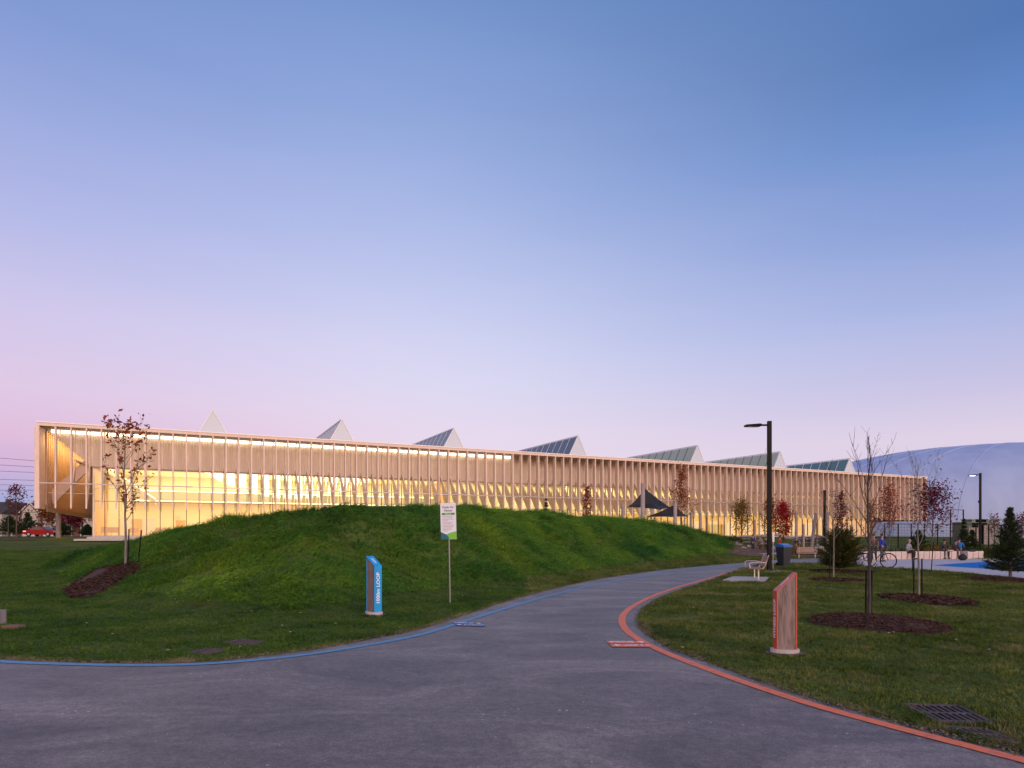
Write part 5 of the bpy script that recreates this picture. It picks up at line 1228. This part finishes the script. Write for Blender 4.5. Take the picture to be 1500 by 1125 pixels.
# ------------------------------------------------------------------ people
def skin_chain(name, chains, matl, parent, sub=1, loc=None):
    """chains: list of [(point, radius)...]; the first point of a chain may repeat an existing one to join"""
    vs, es, rs = [], [], []; key = {}
    for ch in chains:
        prev = None
        for p, r_ in ch:
            k_ = tuple(round(c, 4) for c in p)
            if k_ not in key:
                key[k_] = len(vs); vs.append(p); rs.append(r_)
            i = key[k_]
            if prev is not None and prev != i: es.append((prev, i))
            prev = i
    me = bpy.data.meshes.new(name); me.from_pydata(vs, es, []); o = bpy.data.objects.new(name, me); COL.objects.link(o)
    md = o.modifiers.new("skin", "SKIN"); md.use_smooth_shade = True
    for i, r_ in enumerate(rs):
        rr_ = r_ if hasattr(r_, "__len__") else (r_, r_)
        me.skin_vertices[0].data[i].radius = rr_
    me.skin_vertices[0].data[0].use_root = True
    s = o.modifiers.new("sub", "SUBSURF"); s.levels = sub; s.render_levels = sub
    bpy.context.view_layer.update()
    m2 = bpy.data.meshes.new_from_object(o.evaluated_get(bpy.context.evaluated_depsgraph_get())); bpy.data.objects.remove(o)
    m2.materials.clear(); m2.materials.append(matl); m2.name = name
    q = bpy.data.objects.new(name, m2); COL.objects.link(q); q.parent = parent; return q
def cloth(c): return mat("cloth_%02d_%02d_%02d" % tuple(int(v * 99) for v in c), c, .85, noise=(14, tuple(v * .75 for v in c), .35, .65))
def person(loc, rz, pose, h, top, legs, label, hood=None, bald=False):
    """local: faces -y"""
    root = empty("person", loc, rz); tag(root, label, "person", None); s = h / 1.75
    V = lambda x, y, z: (x * s, y * s, z * s)
    if pose == "stand" or pose == "lean":
        hip = .93; ty = -.0 if pose == "stand" else -.22
        pel = V(0, 0, hip); ch = V(0, ty * .6, hip + .38); nk = V(0, ty, hip + .55); hd = V(0, ty * 1.15 - .01, hip + .70)
        kn = [V(-.10, -.03, .50), V(.11, .02, .50)]; an = [V(-.11, .03, .09), V(.13, .04, .09)]; to = [V(-.12, -.10, .04), V(.15, -.09, .04)]
        el_ = [V(-.25, ty * .8 - .02, hip + .20), V(.25, ty * .8 - .02, hip + .20)]; wr_ = [V(-.24, ty - .16, hip + .02), V(.23, ty - .20, hip + .04)]
    else:
        hip = .50; ty = -.10; pel = V(0, 0, hip); ch = V(0, ty * .5, hip + .36); nk = V(0, ty, hip + .53); hd = V(0, ty * 1.5, hip + .67)
        kn = [V(-.13, -.43, hip + .02), V(.14, -.41, hip + .03)]; an = [V(-.13, -.42, .09), V(.15, -.36, .09)]; to = [V(-.13, -.56, .04), V(.16, -.50, .04)]
        el_ = [V(-.27, -.10, hip + .18), V(.27, -.12, hip + .18)]; wr_ = [V(-.16, -.34, hip + .13), V(.14, -.36, hip + .13)]
    sh = [(-.19 * s, nk[1] + .01 * s, nk[2] - .05 * s), (.19 * s, nk[1] + .01 * s, nk[2] - .05 * s)]; hp = [(-.095 * s, pel[1], pel[2] - .05 * s), (.095 * s, pel[1], pel[2] - .05 * s)]
    mid = tuple((a + b_) / 2 for a, b_ in zip(pel, ch))
    hand = [tuple(np.array(w__) + (np.array(w__) - np.array(e__)) / np.linalg.norm(np.array(w__) - np.array(e__)) * .09 * s) for w__, e__ in zip(wr_, el_)]
    body = [[(pel, .11 * s), (mid, .10 * s), (ch, (.13 * s, .10 * s)), (nk, .052 * s), (hd, (.075 * s, .09 * s)), ((hd[0], hd[1], hd[2] + .10 * s), (.06 * s, .07 * s))]]
    for k in (0, 1):
        body.append([(ch, (.13 * s, .10 * s)), (sh[k], .055 * s), (el_[k], .038 * s), (wr_[k], .026 * s), (hand[k], .030 * s)])
        body.append([(pel, .11 * s), (hp[k], .08 * s), (kn[k], .052 * s), (an[k], .036 * s), (to[k], .034 * s)])
    skin_chain("body", body, M_SKIN, root, 1)
    sc_ = 1.22
    jk = [[(pel, .125 * s), (mid, .125 * s), (ch, (.155 * s, .125 * s)), ((nk[0], nk[1], nk[2] - .02 * s), .07 * s)]]
    for k in (0, 1): jk.append([(ch, (.155 * s, .125 * s)), (sh[k], .075 * s), (el_[k], .056 * s), (wr_[k], .040 * s)])
    skin_chain("jacket", jk, cloth(top), root, 1)
    tr_ = [[(pel, .122 * s), (hp[0], .098 * s), (kn[0], .070 * s), (an[0], .052 * s)], [(pel, .122 * s), (hp[1], .098 * s), (kn[1], .070 * s), (an[1], .052 * s)]]
    skin_chain("trousers", tr_, cloth(legs), root, 1)
    for k in (0, 1):
        c = (np.array(an[k]) + np.array(to[k])) / 2; obj("shoe", MB().ball((c[0], c[1] - .01, .045 * s), (.045 * s, .13 * s, .05 * s), 8, 5), M_BLACK, root, True)
    hb = MB().ball((hd[0], hd[1] + .018 * s, hd[2] + .065 * s), (.088 * s, .10 * s, .10 * s), 10, 7); obj("hood" if hood else "hair", hb, cloth(hood) if hood else M_HAIR, root, True)
    fc = MB().ball((hd[0], hd[1] - .088 * s, hd[2] + .02 * s), (.012 * s, .02 * s, .022 * s), 6, 4); obj("nose", fc, M_SKIN, root, True)
    for k in (-1, 1): obj("eye", MB().ball((hd[0] + k * .03 * s, hd[1] - .08 * s, hd[2] + .045 * s), .009 * s, 6, 4), M_HAIR, root)
    return root
def gp(px, d, z=None):
    p = P(px, d); return p if z is None else Vector((p.x, p.y, z))
person(gp(1292, 37.5, .01), R(25), "stand", 1.55, (.01, .035, .28), (.10, .09, .10), "person in a blue jacket standing beside the bicycle")
person(gp(1280, 37.0, .01), R(-30), "lean", 1.55, (.16, .12, .09), (.04, .04, .05), "person in a brown jacket bending over the bicycle")
ws = lambda px: wa + (wb - wa) * ((px - 1262) / (1441 - 1262))
q = ws(1329); person(Vector((q[0], q[1] + .12, .0)), R(35), "sit", 1.65, (.26, .28, .33), (.012, .012, .016), "person in a grey hoodie sitting on the block wall", hood=(.26, .28, .33))
q = ws(1386); person(Vector((q[0], q[1] + .35, .02)), R(-10), "sit", 1.65, (.03, .03, .035), (.03, .03, .04), "person in black sitting on the block wall, left of the pair")
q = ws(1402); person(Vector((q[0], q[1] + .35, .02)), R(15), "sit", 1.6, (.025, .02, .025), (.22, .12, .11), "person in dark jacket and rosy trousers sitting, right of the pair")
q = ws(1419); person(Vector((q[0], q[1] + .9, .05)), R(160), "sit", 1.7, (.008, .13, .42), (.012, .012, .018), "person in bright blue sitting with back turned on the block wall")
for (px, d, h, rz, pose, tp, lg, lab) in [(1103, 55, 1.5, 20, "stand", (.02, .03, .10), (.03, .03, .06), "person in navy standing left of the lamp post"), (1114, 56, 1.2, -60, "lean", (.30, .16, .14), (.12, .05, .06), "child bending near the lamp post"), (1142, 52, 1.4, 60, "stand", (.42, .012, .012), (.02, .02, .03), "child in bright red behind the bin"),
                                          (1096, 56, .95, 10, "sit", (.42, .4, .4), (.03, .03, .04), "small figure in white sitting near the mound foot"), (1122, 56, 1.3, 0, "stand", (.03, .025, .03), (.02, .02, .02), "dark clothed child left of the lamp post"), (1196, 54, 1.2, 40, "sit", (.08, .16, .22), (.02, .02, .03), "child in teal sitting behind the far bench"), (1166, 58, 1.2, -20, "lean", (.03, .03, .035), (.02, .02, .02), "dark clothed child climbing by the bright red tree")]:
    person(P(px, d), R(rz), pose, h, tp, lg, lab)
# bags and belongings
def bag(px, d, z, sx, sy, sz, c, lab):
    b = gp(px, d, z); mb = MB().ball((0, 0, sz * .9), (sx, sy, sz), 10, 7); root = obj("backpack", mb, cloth(c), loc=b, smooth=True); obj("strap", MB().tube([(-sx * .5, 0, sz * 1.7), (0, 0, sz * 2.05), (sx * .5, 0, sz * 1.7)], .02, 5), M_BLACK, root); tag(root, lab, "bag")
bag(1410, 39.2, 0.01, .26, .18, .19, (.012, .012, .014), "black backpack on the ground before the block wall"); bag(1424, 40.2, .5, .28, .14, .07, (.03, .03, .045), "dark bag lying on the wall beside the person in blue"); bag(1448, 36, .02, .16, .12, .08, (.10, .04, .06), "small dark bag on the plaza left of the pine"); bag(1456, 35.4, .02, .28, .16, .08, (.45, .42, .42), "pale bag on the plaza left of the pine"); bag(1392, 40.2, .5, .2, .12, .06, (.5, .47, .47), "pale bag lying on the block wall")
# bicycles
def bicycle(loc, rz, label, col=(.02, .02, .025)):
    root = empty("bicycle", loc, rz); tag(root, label, "bicycle"); r_ = .33; wb_ = 1.02; fmt = mat("bike_frame_%d" % int(col[2] * 100), col, .35)
    for x in (-wb_ / 2, wb_ / 2):
        wq = obj("wheel", MB().tube([(x + r_ * math.cos(t), 0, r_ + r_ * math.sin(t)) for t in [2 * math.pi * k / 28 for k in range(29)]], .024, 6, caps=False), M_BLACK, root); sp = MB()
        for k in range(14):
            t = 2 * math.pi * k / 14; sp.tube([(x, 0, r_), (x + r_ * math.cos(t), 0, r_ + r_ * math.sin(t))], .0025, 3)
        obj("spokes", sp, M_STEEL, wq); obj("hub", MB().tube([(x, -.04, r_), (x, .04, r_)], .022, 8), M_STEEL, wq)
    bbk = (-.08, 0, .30); seat = (-.22, 0, .78); head = (.34, 0, .80); rear = (-wb_ / 2, 0, r_); front = (wb_ / 2, 0, r_)
    f = MB()
    for a, c in ((bbk, seat), (seat, head), (bbk, head), (bbk, rear), (rear, (-.19, 0, .70)), (head, front)): f.tube([a, c], .018, 6)
    obj("frame", f, fmt, root); obj("saddle", MB().ball((-.24, 0, .86), (.13, .06, .035), 8, 5), M_BLACK, root, True); obj("seat_post", MB().tube([seat, (-.24, 0, .85)], .012, 6), M_STEEL, root)
    obj("handlebar", MB().tube([(.40, -.28, .96), (.34, -.12, .94), (.33, 0, .93), (.34, .12, .94), (.40, .28, .96)], .014, 6), M_BLACK, root); obj("stem", MB().tube([head, (.33, 0, .93)], .014, 6), M_BLACK, root)
    obj("crank", MB().tube([(-.08, -.05, .30), (-.08, -.02, .30)], .09, 14), M_STEEL, root)
    obj("pedal", MB().box(-.02, .06, -.16, -.08, .13, .155), M_BLACK, root); obj("pedal", MB().box(-.20, -.12, .08, .16, .45, .475), M_BLACK, root)
bicycle(gp(1283, 30.3, .012), R(-18), "dark bicycle parked on the plaza beyond the tallest bare tree")
bicycle(gp(1268, 32.2, .012), R(28), "blue framed bicycle parked behind the first one", (.01, .08, .3))

# ------------------------------------------------------------------ street: road, houses, car, wires
sheet("road", [(-140, 92), (-30, 92), (-30, 104), (-140, 104)], .05, mat("road_asphalt", (.06, .06, .065), .8), "street beyond the lawn at the left")
M_BRICK = mat("house_brick", (.22, .10, .075), .85, noise=(3, (.15, .07, .055), .4, .6)); M_STUC = mat("house_siding", (.42, .38, .36), .8); M_ROOF = mat("house_shingle", (.035, .032, .038), .9, noise=(2, (.055, .05, .055), .4, .6)); M_TRIM = mat("house_trim", (.62, .60, .60), .6)
def house(cx, d, wdt, label, wall, gx_, seed):
    r = random.Random(seed); b = Vector(((cx - 750) / FPX * d, d, float(terrain((cx - 750) / FPX * d, d)))); root = empty("house", b); tag(root, label, "house", "houses across the street"); hw = wdt / 2; e = 5.0; rg = 7.6
    obj("wall", MB().box(-hw, hw, 0, 9, -.3, e), wall, root)
    rf = MB().prism([(-hw - .3, -.4, e), (-hw - .3, 4.5, rg), (-hw - .3, 9.4, e), (-hw - .3, 9.4, e - .15), (-hw - .3, -.4, e - .15)], (wdt + .6, 0, 0)); ro = obj("roof", rf, M_ROOF, root)
    obj("chimney", MB().box(hw * .5, hw * .5 + .7, 5, 5.7, rg - .8, rg + .6), M_BRICK, ro)
    for gxx in gx_:
        gw = 1.9; gb = MB(); gb.box(gxx - gw + .25, gxx + gw - .25, -.9, .02, 0, e); obj("bay_wall", gb, M_STUC if wall is M_BRICK else M_BRICK, root)
        obj("gable", MB().prism([(gxx - gw, -.92, e + .02), (gxx + gw, -.92, e + .02), (gxx, -.92, e + 2.0)], (0, 5, 0)), M_ROOF, root)
        obj("gable_face", MB().prism([(gxx - gw + .35, -1.0, e + .1), (gxx + gw - .35, -1.0, e + .1), (gxx, -1.0, e + 1.65)], (0, .06, 0)), M_BRICK if wall is not M_BRICK else M_STUC, root)
        tq = MB()
        for sg_ in (-1, 1): tq.prism([(gxx + sg_ * (gw + .15), -1.1, e - .05), (gxx, -1.1, e + 2.0), (gxx, -1.1, e + 2.22), (gxx + sg_ * (gw + .4), -1.1, e - .02)], (0, .15, 0))
        obj("bargeboard", tq, M_TRIM, root)
        wx = gxx; f = obj("window", MB().box(wx - .65, wx + .65, -1.0, -.91, 3.0, 4.4), M_TRIM, root); 
        for a in (-.58, .04): obj("pane", MB().box(wx + a, wx + a + .54, -1.03, -1.005, 3.08, 4.32), M_GLASSD, f)
        gd = obj("garage_door", MB().box(gxx - 1.35, gxx + 1.35, -1.0, -.91, 0, 2.2), M_TRIM, root)
        for k in range(4): obj("door_panel", MB().box(gxx - 1.28, gxx + 1.28, -1.03, -1.005, .06 + k * .53, .06 + k * .53 + .46), mat("garage_panel", (.5, .47, .45), .6), gd)
    for wx in (-hw + 1.3, hw - 1.3):
        for z0 in (1.0, 3.1):
            if any(abs(wx - q_) < 2 for q_ in gx_): continue
            f = obj("window", MB().box(wx - .6, wx + .6, -.08, -.003, z0, z0 + 1.4), M_TRIM, root)
            for a in (-.53, .03): obj("pane", MB().box(wx + a, wx + a + .5, -.11, -.085, z0 + .07, z0 + 1.33), M_GLASSD, f)
    dx_ = (gx_[0] + 2.6) if gx_[0] < hw - 3.2 else gx_[0] - 2.8
    dr = obj("front_door", MB().box(dx_ - .45, dx_ + .45, -.08, -.003, 0, 2.1), M_BRICK, root); obj("handle", MB().box(dx_ + .3, dx_ + .36, -.12, -.085, .95, 1.1), M_STEEL, dr)
    obj("porch_roof", MB().box(dx_ - 1.0, dx_ + 1.0, -1.4, -.1, 2.5, 2.68), M_ROOF, root)
    for a in (-.9, .9): obj("porch_column", MB().box(dx_ + a - .09, dx_ + a + .09, -1.35, -1.17, 0, 2.49), M_TRIM, root)
house(-38, 142, 12.0, "grey sided house partly cut off by the left edge", M_STUC, [-3], 1)
house(10, 146, 9.0, "brick house with a small gable behind the left street tree", M_BRICK, [-1.4], 2)
house(62, 140, 9.0, "brick house with a large pale gable behind the red car", M_BRICK, [-2.0, 2.4], 3)
house(122, 138, 8.4, "dark brick house with white porch seen under the canopy", M_BRICK, [2.2], 4)
house(180, 142, 8.4, "grey sided house seen through the glazed lobby", M_STUC, [-2.2], 5)
def car(loc, rz, label, col):
    root = empty("parked_car", loc, rz); root.name = "red_car"; tag(root, label, "car"); pm = mat("car_red", col, .45, spec=.3)
    prof = [(-2.15, .35), (-2.2, .62), (-2.05, .85), (-1.35, .93), (-.75, 1.34), (.35, 1.40), (1.05, .98), (1.95, .86), (2.18, .62), (2.15, .33), (1.7, .25), (-1.7, .25)]
    obj("body", MB().prism([(x, -.85, z) for x, z in prof], (0, 1.7, 0)), pm, root)
    gl = MB(); gl.prism([(-1.18, -.862, .95), (-.70, -.862, 1.28), (.30, -.862, 1.33), (.88, -.862, .98)], (0, 1.724, 0)); obj("side_window", gl, M_GLASSD, root)
    ws_ = MB(); ws_.prism([(.42, -.72, 1.385), (1.06, -.72, .995), (1.08, -.72, 1.005), (.45, -.72, 1.40)], (0, 1.44, 0)); obj("windscreen", ws_, M_GLASSD, root)
    for x in (-1.35, 1.38):
        for y in (-.87, .70):
            tq = obj("wheel", MB().tube([(x, y, .32), (x, y + .18, .32)], .32, 16), M_BLACK, root); obj("rim", MB().tube([(x, y - .01 if y < 0 else y + .17, .32), (x, y if y < 0 else y + .19, .32)], .19, 12), M_STEEL, tq)
    for y in (-.8, .45):
        obj("tail_light", MB().box(-2.225, -2.16, y, y + .35, .62, .78), mat("tail_light", (.4, .01, .01), .3, emit=((1, .12, .10), 2.2)), root); obj("headlight", MB().box(2.10, 2.20, y, y + .35, .6, .74), mat("headlight", (.7, .7, .7), .2), root)
    sd_ = MB().box(-2.12, -1.75, -.868, -.852, .66, .80); obj("side_light", sd_, mat("side_lamp", (.8, .25, .2), .3, emit=((1, .35, .3), 1.5)), root)
car(P(62, 95, .06), R(0), "red car driving along the street left of the building", (.30, .002, .008))
for k, (ya, yb) in enumerate([(671, 675.5), (681, 684.5), (690, 692.5), (702, 704), (710, 711.5), (718, 718)]):
    d = 300; pts = []
    for s in range(14):
        px = -260 + s * 60; y = ya + (yb - ya) / 58 * px; y = max(y, ya - 14) + .00003 * (px - 30) ** 2; pts.append(P3(px, y, d))
    o = pts[0].copy(); w_ = obj("power_line", MB().tube([p - o for p in pts], .10, 4), mat("wire_grey", (.22, .18, .24), .7), loc=o); tag(w_, "thin power line in the left sky, number %s from the top" % ["one", "two", "three", "four", "five", "six"][k], "power line", "power lines in the left sky")
print("objects", len(bpy.data.objects))
